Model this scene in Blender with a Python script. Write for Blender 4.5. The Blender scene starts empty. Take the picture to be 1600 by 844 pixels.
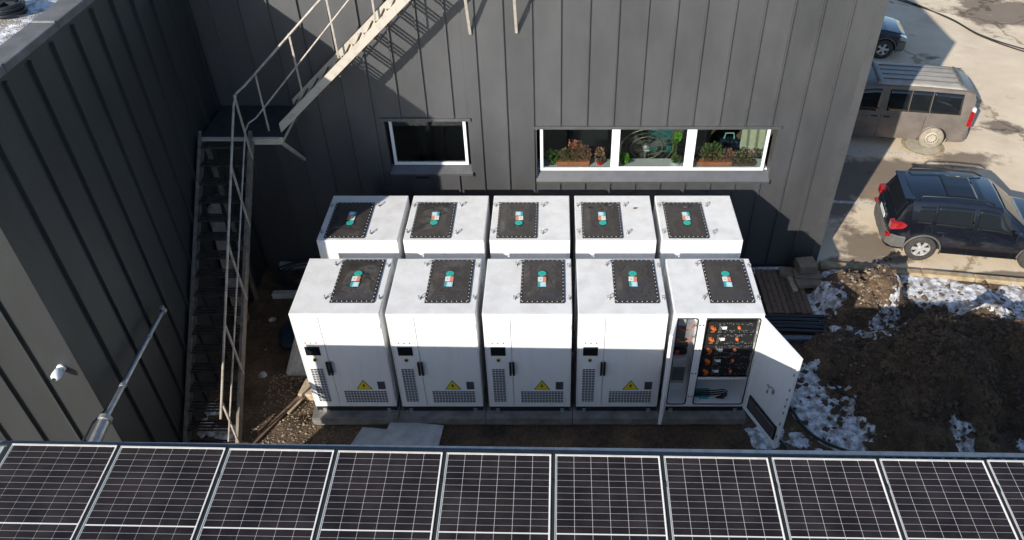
import bpy, math, random
import numpy as np
from mathutils import Vector, Matrix, noise

# ------------------------------------------------------------------ camera, sky, sun, exposure
scene = bpy.context.scene
G0 = 0.45            # height of the cabinet bodies' underside above the yard

cam_d = bpy.data.cameras.new("camera")
cam_d.sensor_width = 36.0
cam_d.lens = 1214.45 / 1600 * 36
cam_d.shift_x = (800 - 867.2) / 1600
cam_d.shift_y = (403.0 - 422.0) / 1600
cam_d.clip_start, cam_d.clip_end = 0.1, 2000
cam = bpy.data.objects.new("camera", cam_d)
scene.collection.objects.link(cam)
cam.location = (3.8527, -8.1573, 9.7949 + G0)
cam.rotation_euler = (math.radians(90 - 39.394), 0, 0)
scene.camera = cam

SUN = Vector((-1.172, -1.766, 1.0)).normalized()      # towards the sun
world = bpy.data.worlds.new("World")
scene.world = world
world.use_nodes = True
wn = world.node_tree
bgn = wn.nodes["Background"]
sky = wn.nodes.new("ShaderNodeTexSky")
sky.sky_type = 'NISHITA'
sky.sun_disc = False
sky.sun_elevation = math.asin(SUN.z)
sky.sun_rotation = math.atan2(SUN.x, SUN.y)
sky.air_density = 1.0
sky.dust_density = 0.8
sky.ozone_density = 3.0
wn.links.new(sky.outputs[0], bgn.inputs[0])
bgn.inputs[1].default_value = 0.11

sun_d = bpy.data.lights.new("sun", 'SUN')
sun_d.energy = 4.6
sun_d.angle = math.radians(0.5)
sun_d.color = (1.0, 0.95, 0.87)
sun = bpy.data.objects.new("sun", sun_d)
scene.collection.objects.link(sun)
sun.rotation_euler = SUN.to_track_quat('Z', 'Y').to_euler()
sun.location = (-20, -30, 20)

scene.view_settings.view_transform = 'Standard'
scene.view_settings.look = 'None'
scene.view_settings.exposure = 0.5
scene.view_settings.gamma = 1.0
scene.view_settings.use_curve_mapping = False
scene.cycles.use_denoising = True
scene.cycles.caustics_reflective = True
scene.cycles.blur_glossy = 0.15
scene.cycles.max_bounces = 8
scene.cycles.diffuse_bounces = 4
scene.cycles.glossy_bounces = 4
scene.cycles.transparent_max_bounces = 12

random.seed(7)
R = math.radians
COL = scene.collection

# ------------------------------------------------------------------ helpers
class MB:
    """collects geometry; build() links it as one mesh object"""
    def __init__(s):
        s.v = []; s.f = []
    def add(s, vs, fs):
        o = len(s.v); s.v += [tuple(p) for p in vs]; s.f += [tuple(i + o for i in f) for f in fs]; return s
    def box(s, x0, x1, y0, y1, z0, z1):
        return s.add([(x0,y0,z0),(x1,y0,z0),(x1,y1,z0),(x0,y1,z0),(x0,y0,z1),(x1,y0,z1),(x1,y1,z1),(x0,y1,z1)],
                     [(3,2,1,0),(4,5,6,7),(0,1,5,4),(1,2,6,5),(2,3,7,6),(3,0,4,7)])
    def obox(s, c, ax, ay, az):
        """oriented box: centre and three half-axis vectors"""
        c, ax, ay, az = map(Vector, (c, ax, ay, az)); vs = []
        for k in (-1, 1):
            for i, j in ((-1,-1),(1,-1),(1,1),(-1,1)):
                vs.append(c + ax*i + ay*j + az*k)
        return s.add(vs, [(3,2,1,0),(4,5,6,7),(0,1,5,4),(1,2,6,5),(2,3,7,6),(3,0,4,7)])
    def bar(s, p, q, w, h, up=(0,0,1)):
        """rectangular bar from p to q, width w (sideways) and height h (along up)"""
        p, q = Vector(p), Vector(q); d = q - p; L = d.length; d.normalize()
        side = d.cross(Vector(up))
        if side.length < 1e-5: side = d.cross(Vector((1,0,0)))
        side.normalize(); u = side.cross(d).normalized()
        return s.obox((p+q)/2, side*(w/2), d*(L/2), u*(h/2))
    def prism(s, pts, off):
        """closed polygon of 3-D points extruded by a vector"""
        n = len(pts); off = Vector(off)
        vs = [Vector(p) for p in pts] + [Vector(p) + off for p in pts]
        fs = [tuple(range(n-1, -1, -1)), tuple(range(n, 2*n))] + [(i, (i+1) % n, (i+1) % n + n, i + n) for i in range(n)]
        return s.add(vs, fs)
    def tube(s, pts, r, n=8, cap=True):
        pts = [Vector(p) for p in pts]; rings = []
        for i, p in enumerate(pts):
            d = (pts[min(i+1, len(pts)-1)] - pts[max(i-1, 0)]).normalized()
            a = d.cross(Vector((0,0,1)))
            if a.length < 1e-3: a = d.cross(Vector((0,1,0)))
            a.normalize(); b = d.cross(a); rr = r[i] if isinstance(r, (list, tuple)) else r
            rings.append([p + a*math.cos(t)*rr + b*math.sin(t)*rr for t in (2*math.pi*k/n for k in range(n))])
        vs = [q for g in rings for q in g]; fs = []
        for i in range(len(pts)-1):
            for k in range(n):
                fs.append((i*n+k, i*n+(k+1) % n, (i+1)*n+(k+1) % n, (i+1)*n+k))
        if cap:
            fs.append(tuple(range(n-1, -1, -1))); fs.append(tuple((len(pts)-1)*n + k for k in range(n)))
        return s.add(vs, fs)
    def lathe(s, prof, n=24, axis='z', c=(0,0,0)):
        """profile of (radius, height) revolved"""
        vs = []; fs = []; m = len(prof)
        for k in range(n):
            t = 2*math.pi*k/n
            for r_, h in prof:
                x, y = r_*math.cos(t), r_*math.sin(t)
                p = (x, y, h) if axis == 'z' else ((x, h, y) if axis == 'y' else (h, x, y))
                vs.append((p[0]+c[0], p[1]+c[1], p[2]+c[2]))
        for k in range(n):
            for i in range(m-1):
                a, b = k*m+i, ((k+1) % n)*m+i
                fs.append((a, b, b+1, a+1))
        return s.add(vs, fs)
    def grid(s, fn, nu, nv):
        vs = [fn(i/nu, j/nv) for j in range(nv+1) for i in range(nu+1)]
        fs = [(j*(nu+1)+i, j*(nu+1)+i+1, (j+1)*(nu+1)+i+1, (j+1)*(nu+1)+i) for j in range(nv) for i in range(nu)]
        return s.add(vs, fs)
    def mesh(s, name, m, smooth=False):
        me = bpy.data.meshes.new(name); me.from_pydata(s.v, [], s.f)
        if smooth: me.polygons.foreach_set('use_smooth', [True]*len(me.polygons))
        me.materials.append(m); me.update(); return me
    def build(s, name, m, parent=None, smooth=False, bevel=0, seg=2, split=None, label=None, loc=None):
        o = bpy.data.objects.new(name, s.mesh(name, m, smooth)); COL.objects.link(o)
        if parent: o.parent = parent
        if loc: o.location = loc
        if bevel:
            b = o.modifiers.new('bevel', 'BEVEL'); b.width = bevel; b.segments = seg; b.limit_method = 'ANGLE'; b.angle_limit = R(40)
        if split:
            e = o.modifiers.new('split', 'EDGE_SPLIT'); e.split_angle = R(split)
        if label: o['label'] = label
        return o

def tag(o, label, cat, group=None, kind=None):
    if label: o['label'] = label
    if cat: o['category'] = cat
    if group: o['group'] = group
    if kind: o['kind'] = kind
    return o
def struct(o): o['kind'] = 'structure'; return o
def empty(name, loc=(0,0,0), rz=0):
    o = bpy.data.objects.new(name, None); COL.objects.link(o); o.location = loc; o.rotation_euler.z = rz
    o.empty_display_size = 0.2; return o
def inst(name, me, parent, loc=(0,0,0), rot=None, scale=None):
    o = bpy.data.objects.new(name, me); COL.objects.link(o); o.parent = parent; o.location = loc
    if rot: o.rotation_euler = rot
    if scale: o.scale = scale
    return o
def copy_tree(o, parent=None):
    c = o.copy(); COL.objects.link(c); c.parent = parent
    for ch in list(o.children): copy_tree(ch, c)
    return c
def nz(x, y, z=0.0, oct=4, s=1.0):
    v = 0; a = 1; t = 0
    for _ in range(oct):
        v += a*noise.noise(Vector((x*s, y*s, z))); t += a; a *= .5; s *= 2.03
    return v/t

# ------------------------------------------------------------------ materials
def mat(name, col, rough=0.5, metal=0.0, spec=0.5, var=0.0, vscale=3.0, col2=None, bump=0.0, bscale=40.0, bdist=0.02, coat=0.0, stretch=None, detail=6.0, rvar=0.0, lo=0.35, hi=0.65):
    m = bpy.data.materials.new(name); m.use_nodes = True
    nt = m.node_tree; b = nt.nodes['Principled BSDF']
    b.inputs['Base Color'].default_value = (*col, 1); b.inputs['Roughness'].default_value = rough
    b.inputs['Metallic'].default_value = metal; b.inputs['Specular IOR Level'].default_value = spec
    b.inputs['Coat Weight'].default_value = coat; b.inputs['Coat Roughness'].default_value = 0.06
    if not (var or bump or col2 or rvar): return m
    geo = nt.nodes.new('ShaderNodeNewGeometry'); src = geo.outputs['Position']
    if stretch:
        mp = nt.nodes.new('ShaderNodeMapping'); mp.inputs['Scale'].default_value = stretch
        nt.links.new(src, mp.inputs[0]); src = mp.outputs[0]
    if var or col2 or rvar:
        n = nt.nodes.new('ShaderNodeTexNoise'); n.inputs['Scale'].default_value = vscale; n.inputs['Detail'].default_value = detail
        n.inputs['Roughness'].default_value = 0.62
        nt.links.new(src, n.inputs['Vector'])
        r_ = nt.nodes.new('ShaderNodeValToRGB'); c2 = col2 or tuple(max(0, c*(1-var)) for c in col)
        r_.color_ramp.elements[0].position = lo; r_.color_ramp.elements[1].position = hi
        r_.color_ramp.elements[0].color = (*c2, 1); r_.color_ramp.elements[1].color = (*col, 1)
        nt.links.new(n.outputs[0], r_.inputs[0])
        if var or col2: nt.links.new(r_.outputs[0], b.inputs['Base Color'])
        if rvar:
            mr = nt.nodes.new('ShaderNodeMapRange'); mr.inputs[3].default_value = rough - rvar; mr.inputs[4].default_value = rough + rvar
            nt.links.new(n.outputs[0], mr.inputs[0]); nt.links.new(mr.outputs[0], b.inputs['Roughness'])
    if bump:
        n2 = nt.nodes.new('ShaderNodeTexNoise'); n2.inputs['Scale'].default_value = bscale; n2.inputs['Detail'].default_value = 5
        nt.links.new(src, n2.inputs['Vector'])
        bp = nt.nodes.new('ShaderNodeBump'); bp.inputs['Strength'].default_value = bump; bp.inputs['Distance'].default_value = bdist
        nt.links.new(n2.outputs[0], bp.inputs['Height']); nt.links.new(bp.outputs[0], b.inputs['Normal'])
    return m

def glass(name, tint=(1,1,1), refl=1.0):
    m = bpy.data.materials.new(name); m.use_nodes = True; nt = m.node_tree
    nt.nodes.remove(nt.nodes['Principled BSDF']); out = nt.nodes['Material Output']
    t = nt.nodes.new('ShaderNodeBsdfTransparent'); t.inputs[0].default_value = (*tint, 1)
    g = nt.nodes.new('ShaderNodeBsdfGlossy'); g.inputs['Roughness'].default_value = 0.01; g.inputs[0].default_value = (refl, refl, refl, 1)
    fr = nt.nodes.new('ShaderNodeFresnel'); fr.inputs[0].default_value = 1.5
    mx = nt.nodes.new('ShaderNodeMixShader')
    nt.links.new(fr.outputs[0], mx.inputs[0]); nt.links.new(t.outputs[0], mx.inputs[1]); nt.links.new(g.outputs[0], mx.inputs[2])
    nt.links.new(mx.outputs[0], out.inputs[0]); return m

M = {}
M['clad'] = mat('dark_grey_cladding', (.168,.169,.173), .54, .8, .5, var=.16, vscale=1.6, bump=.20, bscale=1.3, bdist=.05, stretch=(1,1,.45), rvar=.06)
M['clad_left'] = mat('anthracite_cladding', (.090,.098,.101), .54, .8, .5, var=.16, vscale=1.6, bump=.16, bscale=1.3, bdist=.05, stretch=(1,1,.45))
M['flash'] = mat('dark_grey_flashing', (.19,.19,.193), .52, .8, .5, var=.15, vscale=5)
M['coping'] = mat('grey_coping', (.17,.165,.16), .6, 0, .4, var=.35, vscale=4)
M['cab'] = mat('white_powder_coat', (.83,.83,.82), .42, 0, .5, col2=(.76,.755,.735), vscale=2.2, detail=8, stretch=(5,5,.45), bump=.05, bscale=2.2, bdist=.01, lo=.22, hi=.50)
M['cab_top'] = mat('white_powder_coat_dusty', (.76,.75,.73), .55, 0, .4, col2=(.60,.575,.54), vscale=3.2, detail=10, lo=.22, hi=.58)
M['cab_in'] = mat('white_painted_interior', (.78,.78,.78), .45)
M['film'] = mat('black_plastic_film', (.060,.052,.047), .10, 0, .9, var=.2, vscale=9)
M['filmrim'] = mat('black_rim', (.02,.02,.02), .5)
M['black'] = mat('black_plastic', (.016,.016,.017), .45)
M['rubber'] = mat('black_rubber', (.02,.02,.021), .7, var=.3, vscale=20)
M['screen'] = mat('dark_screen', (.012,.015,.016), .12)
M['vent'] = mat('vent_dark', (.012,.014,.018), .6)
M['yellow'] = mat('sign_yellow', (.78,.60,.02), .5)
M['brass'] = mat('button_yellow', (.62,.42,.06), .4)
M['orange'] = mat('orange_plastic', (.52,.13,.03), .45)
M['red'] = mat('red_plastic', (.55,.03,.02), .4)
M['greenl'] = mat('green_plastic', (.02,.30,.10), .4)
M['st_green'] = mat('sticker_green', (.02,.42,.33), .35)
M['st_white'] = mat('sticker_white', (.75,.74,.70), .4)
M['st_orange'] = mat('sticker_orange', (.72,.25,.14), .4)
M['st_blue'] = mat('sticker_pale_blue', (.36,.62,.68), .4)
M['st_teal'] = mat('sticker_teal', (.06,.33,.34), .4)
M['greylab'] = mat('grey_label', (.10,.10,.10), .5, var=.3, vscale=30)
M['steel'] = mat('galvanised_steel', (.50,.51,.52), .38, .85, .5, var=.3, vscale=14)
M['steeldull'] = mat('dull_steel', (.40,.39,.38), .5, .5, .5, var=.3, vscale=10)
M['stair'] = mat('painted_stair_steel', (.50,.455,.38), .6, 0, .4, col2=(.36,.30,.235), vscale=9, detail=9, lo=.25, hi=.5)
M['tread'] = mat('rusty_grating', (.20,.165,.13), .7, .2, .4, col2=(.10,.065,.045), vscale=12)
M['landing'] = mat('dark_landing_plate', (.05,.052,.05), .6, .2, .4, var=.4, vscale=9)
M['rail'] = mat('rail_paint', (.44,.40,.35), .5, .1, .5, col2=(.30,.21,.15), vscale=8, lo=.3, hi=.55)
M['concrete'] = mat('concrete', (.27,.255,.235), .85, 0, .3, col2=(.14,.13,.118), vscale=4, detail=9, bump=.25, bscale=35, bdist=.01)
M['slab'] = mat('pale_slab', (.50,.50,.49), .8, 0, .3, col2=(.36,.36,.36), vscale=5, bump=.15, bscale=30, bdist=.01)
M['whitefr'] = mat('white_pvc_frame', (.80,.81,.82), .35)
M['cell'] = mat('solar_cell', (.030,.0225,.0215), .34, 0, .3, var=.55, vscale=2.6, coat=.12, rvar=.08)
M['backsheet'] = mat('white_backsheet', (.74,.71,.66), .4, 0, .5)
M['pvframe'] = mat('silver_frame', (.74,.72,.68), .4, .2, .5, var=.2, vscale=6)
M['roofsheet'] = mat('pale_roof_sheet', (.42,.47,.45), .5, 0, .5, var=.2, vscale=5)
M['gutter'] = mat('blue_grey_edge_rail', (.10,.13,.17), .45, 0, .5, var=.3, vscale=9)
M['darkgreen'] = mat('dark_green_trim', (.006,.010,.010), .8)
M['wood'] = mat('weathered_wood', (.20,.13,.085), .8, 0, .3, col2=(.10,.062,.042), vscale=7, stretch=(1,6,1), bump=.2, bscale=25, bdist=.01)
M['woodpale'] = mat('pale_wood', (.50,.40,.28), .75, 0, .3, col2=(.33,.25,.17), vscale=9, bump=.2, bscale=25, bdist=.01)
M['card'] = mat('cardboard', (.26,.21,.155), .85, 0, .2, var=.3, vscale=6)
M['pipe'] = mat('black_pipe', (.018,.02,.024), .35)
M['terracotta'] = mat('terracotta', (.60,.22,.11), .7, var=.25, vscale=9)
M['leaf_g'] = mat('green_leaf', (.09,.20,.035), .5, var=.5, vscale=30)
M['leaf_b'] = mat('bright_leaf', (.16,.42,.03), .5, var=.3, vscale=30)
M['leaf_r'] = mat('reddish_leaf', (.40,.13,.09), .55, col2=(.16,.14,.06), vscale=26)
M['leaf_d'] = mat('dry_leaf', (.30,.22,.11), .7, col2=(.09,.11,.045), vscale=22)
M['stem'] = mat('stem_brown', (.14,.09,.05), .8)
M['petal'] = mat('coral_petal', (.75,.27,.20), .5)
M['roomwall'] = mat('room_wall', (.09,.086,.08), .8, var=.25, vscale=1.5)
M['roomfloor'] = mat('room_floor', (.36,.28,.18), .6, var=.3, vscale=3)
M['cloth'] = mat('pale_cloth', (.60,.60,.44), .9, var=.2, vscale=6)
M['teal'] = mat('teal_board', (.03,.20,.20), .5, var=.3, vscale=5)
M['wire'] = mat('fan_wire', (.36,.36,.28), .4, .5)
M['glass'] = glass('window_glass', (.86,.90,.88), .8)
M['cargl'] = mat('tinted_car_glass', (.010,.012,.014), .03, 0, .8)
M['suv'] = mat('navy_black_paint', (.0065,.0075,.0125), .25, 0, .5, var=.3, vscale=4, coat=1.0)
M['van'] = mat('dusty_brown_paint', (.225,.190,.163), .42, .25, .5, var=.3, vscale=2.2, coat=.4)
M['carblk'] = mat('black_car_paint', (.010,.014,.022), .2, 0, .5, coat=1.0)
M['bump'] = mat('dusty_grey_plastic', (.13,.125,.115), .6, var=.3, vscale=6)
M['tyre'] = mat('dusty_tyre', (.055,.05,.045), .85, var=.4, vscale=10)
M['tyrevan'] = mat('muddy_tyre', (.34,.29,.22), .9, var=.3, vscale=8)
M['alloy'] = mat('alloy_rim', (.62,.61,.59), .35, .5)
M['mudrim'] = mat('muddy_rim', (.46,.41,.32), .7, var=.2, vscale=9)
M['tail'] = mat('red_tail_lamp', (.36,.008,.010), .12, coat=1.0, var=.3, vscale=14)
M['tailw'] = mat('clear_lamp', (.70,.62,.60), .12, coat=1.0)
M['headl'] = mat('head_lamp', (.45,.52,.58), .08, .4, coat=1.0)
M['plate'] = mat('number_plate', (.72,.72,.70), .4)
M['chrome'] = mat('chrome', (.7,.7,.7), .12, 1.0)
M['paint'] = mat('worn_white_line', (.66,.62,.55), .8, col2=(.34,.30,.25), vscale=12, lo=.3, hi=.6)
M['kerb'] = mat('sandy_kerb', (.44,.35,.22), .9, 0, .3, col2=(.26,.19,.11), vscale=7, bump=.3, bscale=40, bdist=.015)
M['snow'] = mat('old_snow', (.80,.82,.86), .65, 0, .3, col2=(.30,.265,.235), vscale=8, detail=12, bump=.8, bscale=45, bdist=.03, lo=.42, hi=.60)
M['stone'] = mat('pebbles', (.34,.27,.19), .9, col2=(.13,.095,.06), vscale=17)
M['clod'] = mat('soil_clods', (.115,.075,.045), .95, col2=(.05,.033,.022), vscale=9)
M['palewall'] = mat('pale_bounce_wall', (.74,.74,.72), .6, 0, .4, var=.1, vscale=2)  # unseen wall face, made near white to bounce light onto the cabinet fronts
M['wet'] = mat('damp_dark_paving', (.20,.155,.115), .55, 0, .5, col2=(.10,.078,.06), vscale=2.2, detail=9, bump=.2, bscale=50, bdist=.01)
M['drygrass'] = mat('dry_brush', (.17,.125,.075), .9, 0, .2, col2=(.06,.048,.034), vscale=5)
M['stair_low'] = mat('shaded_stair_steel', (.19,.165,.14), .65, 0, .4, col2=(.10,.075,.055), vscale=9, detail=9, lo=.3, hi=.6)  # darker copy of the stair steel, shade of the lower flight put into the colour
M['vanroof'] = mat('dusty_sunlit_van_roof', (.44,.405,.355), .55, 0, .4, var=.25, vscale=5)  # pale from dust, with the sun's reflection on the roof painted in too
M['leafbrown'] = mat('brown_leaf', (.12,.045,.02), .7)
M['greybox'] = mat('grey_enclosure', (.34,.35,.35), .5, var=.15, vscale=9)
M['tread_low'] = mat('shaded_grating', (.07,.06,.052), .7, .2, .4, col2=(.035,.026,.02), vscale=12)  # darker copy of the tread grating with the lower flight's shade painted in
M['bag'] = mat('blue_black_bag', (.02,.035,.05), .45)
M['poly'] = mat('dusty_plastic_sheet', (.42,.40,.37), .6, var=.35, vscale=8)

def soil_mat():
    m = bpy.data.materials.new('soil'); m.use_nodes = True; nt = m.node_tree; b = nt.nodes['Principled BSDF']
    b.inputs['Roughness'].default_value = .95; b.inputs['Specular IOR Level'].default_value = .2
    g = nt.nodes.new('ShaderNodeNewGeometry')
    def ns(sc, det=8, ro=.65):
        n = nt.nodes.new('ShaderNodeTexNoise'); n.inputs['Scale'].default_value = sc; n.inputs['Detail'].default_value = det
        n.inputs['Roughness'].default_value = ro; nt.links.new(g.outputs['Position'], n.inputs['Vector']); return n
    def ramp(n, *st):
        r_ = nt.nodes.new('ShaderNodeValToRGB'); el = r_.color_ramp.elements
        el[0].position, el[0].color = st[0][0], (*st[0][1], 1); el[1].position, el[1].color = st[-1][0], (*st[-1][1], 1)
        for p, c in st[1:-1]:
            e = el.new(p); e.color = (*c, 1)
        nt.links.new(n.outputs[0], r_.inputs[0]); return r_
    a = ramp(ns(1.7), (.30,(.050,.038,.030)), (.5,(.115,.078,.050)), (.68,(.20,.132,.075)))
    c = ramp(ns(26, 10, .75), (.30,(.30,.30,.30)), (.52,(1,1,1)), (.75,(1.5,1.4,1.3)))
    mx = nt.nodes.new('ShaderNodeMix'); mx.data_type = 'RGBA'; mx.blend_type = 'MULTIPLY'; mx.inputs['Factor'].default_value = 1
    nt.links.new(a.outputs[0], mx.inputs['A']); nt.links.new(c.outputs[0], mx.inputs['B'])
    nt.links.new(mx.outputs['Result'], b.inputs['Base Color'])
    bp = nt.nodes.new('ShaderNodeBump'); bp.inputs['Strength'].default_value = .9; bp.inputs['Distance'].default_value = .035
    nt.links.new(ns(22, 10, .7).outputs[0], bp.inputs['Height']); nt.links.new(bp.outputs[0], b.inputs['Normal'])
    return m
M['soil'] = soil_mat()

def yard_mat():
    """pale dusty paving with damp brown stains and rusty tint"""
    m = bpy.data.materials.new('dusty_pavement'); m.use_nodes = True; nt = m.node_tree; b = nt.nodes['Principled BSDF']
    b.inputs['Roughness'].default_value = .85; b.inputs['Specular IOR Level'].default_value = .3
    g = nt.nodes.new('ShaderNodeNewGeometry')
    def ns(sc, det=8, ro=.6, off=(0,0,0), st=(1,1,1)):
        mp = nt.nodes.new('ShaderNodeMapping'); mp.inputs['Location'].default_value = off; mp.inputs['Scale'].default_value = st
        nt.links.new(g.outputs['Position'], mp.inputs[0])
        n = nt.nodes.new('ShaderNodeTexNoise'); n.inputs['Scale'].default_value = sc; n.inputs['Detail'].default_value = det
        n.inputs['Roughness'].default_value = ro; nt.links.new(mp.outputs[0], n.inputs['Vector']); return n
    def ramp(n, a, c0, b_, c1):
        r_ = nt.nodes.new('ShaderNodeValToRGB'); el = r_.color_ramp.elements
        el[0].position, el[0].color = a, (*c0, 1); el[1].position, el[1].color = b_, (*c1, 1)
        nt.links.new(n.outputs[0], r_.inputs[0]); return r_
    def mixc(kind, A, B, fac=None, f=1.0):
        x = nt.nodes.new('ShaderNodeMix'); x.data_type = 'RGBA'; x.blend_type = kind; x.inputs['Factor'].default_value = f
        if fac is not None: nt.links.new(fac, x.inputs['Factor'])
        for k, q in (('A', A), ('B', B)):
            if hasattr(q, 'is_linked'): nt.links.new(q, x.inputs[k])
            else: x.inputs[k].default_value = (*q, 1)
        return x.outputs['Result']
    base = ramp(ns(.9), .3, (.63,.505,.36), .7, (.80,.665,.485)).outputs[0]
    fine = ramp(ns(60, 4), .35, (.82,.82,.82), .7, (1.08,1.08,1.08)).outputs[0]
    c = mixc('MULTIPLY', base, fine)
    stain = ramp(ns(.42, 10, .68, (3.1,7.7,0), (1,1.6,1)), .60, (0,0,0), .68, (1,1,1)).outputs[0]
    c = mixc('MIX', c, (.16,.12,.085), stain)
    # damp places with ragged soft edges
    rag = ns(1.1, 9, .68, (4.4,2.2,0)); prev = None
    for (ex, ey, rx, ry) in ((11.5,7.3,2.1,1.15), (13.9,8.05,.9,.45), (10.4,4.7,.55,.7), (10.5,4.25,1.0,.16), (19.0,17.4,1.9,1.5), (20.6,20.0,3.6,1.0), (19.8,15.4,.7,.6), (13.3,3.75,1.2,.15), (10.1,6.4,.7,.8), (15.6,9.7,.5,.4)):
        sb_ = nt.nodes.new('ShaderNodeVectorMath'); sb_.operation = 'SUBTRACT'; sb_.inputs[1].default_value = (ex, ey, 0); nt.links.new(g.outputs['Position'], sb_.inputs[0])
        ml = nt.nodes.new('ShaderNodeVectorMath'); ml.operation = 'MULTIPLY'; ml.inputs[1].default_value = (1/rx, 1/ry, 0); nt.links.new(sb_.outputs[0], ml.inputs[0])
        ln = nt.nodes.new('ShaderNodeVectorMath'); ln.operation = 'LENGTH'; nt.links.new(ml.outputs[0], ln.inputs[0])
        if prev is None: prev = ln.outputs['Value']
        else:
            mn = nt.nodes.new('ShaderNodeMath'); mn.operation = 'MINIMUM'; nt.links.new(prev, mn.inputs[0]); nt.links.new(ln.outputs['Value'], mn.inputs[1]); prev = mn.outputs[0]
    ad = nt.nodes.new('ShaderNodeMath'); ad.operation = 'MULTIPLY_ADD'; ad.inputs[1].default_value = 2.6; nt.links.new(rag.outputs[0], ad.inputs[0]); nt.links.new(prev, ad.inputs[2])
    wr_ = nt.nodes.new('ShaderNodeMapRange'); wr_.inputs[1].default_value = 2.0; wr_.inputs[2].default_value = 2.35; wr_.inputs[3].default_value = .85; wr_.inputs[4].default_value = 0; nt.links.new(ad.outputs[0], wr_.inputs[0])
    c = mixc('MIX', c, (.15,.115,.085), wr_.outputs[0])
    rust = ramp(ns(.8, 6, .6, (9.3,1.2,0)), .60, (0,0,0), .78, (.5,.5,.5)).outputs[0]
    c = mixc('MIX', c, (.46,.26,.15), rust)
    # fine cracks
    v = nt.nodes.new('ShaderNodeTexVoronoi'); v.feature = 'DISTANCE_TO_EDGE'; v.inputs['Scale'].default_value = .16
    w = nt.nodes.new('ShaderNodeVectorMath'); w.operation = 'ADD'
    nn = ns(1.4, 6); sc = nt.nodes.new('ShaderNodeVectorMath'); sc.operation = 'SCALE'; sc.inputs['Scale'].default_value = .9
    nt.links.new(nn.outputs['Color'], sc.inputs[0]); nt.links.new(g.outputs['Position'], w.inputs[0]); nt.links.new(sc.outputs[0], w.inputs[1])
    nt.links.new(w.outputs[0], v.inputs['Vector'])
    cr = nt.nodes.new('ShaderNodeValToRGB'); el = cr.color_ramp.elements
    el[0].position, el[0].color = .001, (.45,.41,.36,1); el[1].position, el[1].color = .008, (1,1,1,1)
    nt.links.new(v.outputs['Distance'], cr.inputs[0])
    c = mixc('MULTIPLY', c, cr.outputs[0])
    nt.links.new(c, b.inputs['Base Color'])
    bp = nt.nodes.new('ShaderNodeBump'); bp.inputs['Strength'].default_value = .3; bp.inputs['Distance'].default_value = .01
    nt.links.new(ns(55, 6).outputs[0], bp.inputs['Height']); nt.links.new(bp.outputs[0], b.inputs['Normal'])
    return m
M['yard'] = yard_mat()

def per_piece(m, lo, hi):
    """slight tone differences from piece to piece"""
    nt = m.node_tree; b = nt.nodes['Principled BSDF']; src = b.inputs['Base Color'].links[0].from_socket
    oi = nt.nodes.new('ShaderNodeObjectInfo'); mr = nt.nodes.new('ShaderNodeMapRange'); mr.inputs[3].default_value = lo; mr.inputs[4].default_value = hi
    vm = nt.nodes.new('ShaderNodeVectorMath'); vm.operation = 'SCALE'
    nt.links.new(oi.outputs['Random'], mr.inputs[0]); nt.links.new(src, vm.inputs[0]); nt.links.new(mr.outputs[0], vm.inputs['Scale']); nt.links.new(vm.outputs[0], b.inputs['Base Color'])
per_piece(M['cell'], .82, 1.2); per_piece(M['clad'], .93, 1.07); per_piece(M['clad_left'], .9, 1.1); per_piece(M['wood'], .8, 1.2)

# ------------------------------------------------------------------ the setting: ground, paving, kerb
def yline(x): return 4.14 - 0.1407*(x - 9.2)
def sstep(a, b, x):
    t = min(1, max(0, (x-a)/(b-a))); return t*t*(3-2*t)
def bump2(x, y, cx, cy, rx, ry, h, p=1.0):
    d = ((x-cx)/rx)**2 + ((y-cy)/ry)**2
    return h*max(0, 1-d)**p
def gh(x, y):
    """height of the soil"""
    h = 0.025*nz(x, y, 3.3, 4, 1.3)
    h += 0.13*sstep(-.9, -.3, x)*(1-sstep(7.0, 7.6, x))*(1-sstep(-.1, .25, y))
    h += bump2(x, y, 9.72, 3.05, .85, .75, .58, .9) + bump2(x, y, 10.25, 3.0, .5, .45, .26)
    h += bump2(x, y, 11.15, 1.25, 1.8, 1.25, .66, .75) + bump2(x, y, 10.0, .45, 1.25, 1.15, .50, .7) + bump2(x, y, 12.6, 1.9, 1.4, .8, .15) + bump2(x, y, 9.0, 1.5, .72, .6, .40, .8) + bump2(x, y, 11.95, 2.4, .55, .42, .34) + bump2(x, y, 12.5, 1.2, .9, .9, .34)
    m = bump2(x, y, 9.72, 3.05, .9, .8, 1) + bump2(x, y, 11.0, 1.0, 2.6, 2.1, 1)
    h += min(1, m*1.6)*(.26*nz(x, y, 1.0, 5, 1.9) + .12*nz(x, y, 8.0, 4, 6.0))
    d = yline(x) - y
    h *= sstep(.02, .35, d) if x > 8.9 else 1
    h *= sstep(.0, .3, 4.0 - y)
    if (x > 9.1 and d < .1) or y > 4.05: h = -0.03
    return h
def axis(fine, lo, hi): return sorted(set([round(a, 4) for a in list(fine) + lo + hi]))
xs = axis(np.arange(-2.4, 14.6, .05), [-300, -120, -50, -20, -8, -4], [18, 28, 60, 140, 300])
ys = axis(np.arange(-3.4, 4.12, .05), [-300, -120, -50, -20, -8], [4.3, 8, 20, 60, 140, 300])
g = MB()
inside = lambda x, y: -2.5 < x < 14.7 and -3.5 < y < 4.2
g.v = [(x, y, gh(x, y) if inside(x, y) else -0.03) for y in ys for x in xs]
nx_ = len(xs)
g.f = [(j*nx_+i, j*nx_+i+1, (j+1)*nx_+i+1, (j+1)*nx_+i) for j in range(len(ys)-1) for i in range(nx_-1)]
ground = struct(g.build('ground', M['soil'], smooth=True))

struct(MB().add([(9.0, 4.168, 0), (13.25, 3.57, 0), (70, -4.42, 0), (70, 90, 0), (-30, 90, 0), (-30, 9.5, 0), (9.0, 9.5, 0)],
                [(0,1,2,3,4,5,6)]).build('parking_yard', M['yard']))
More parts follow.
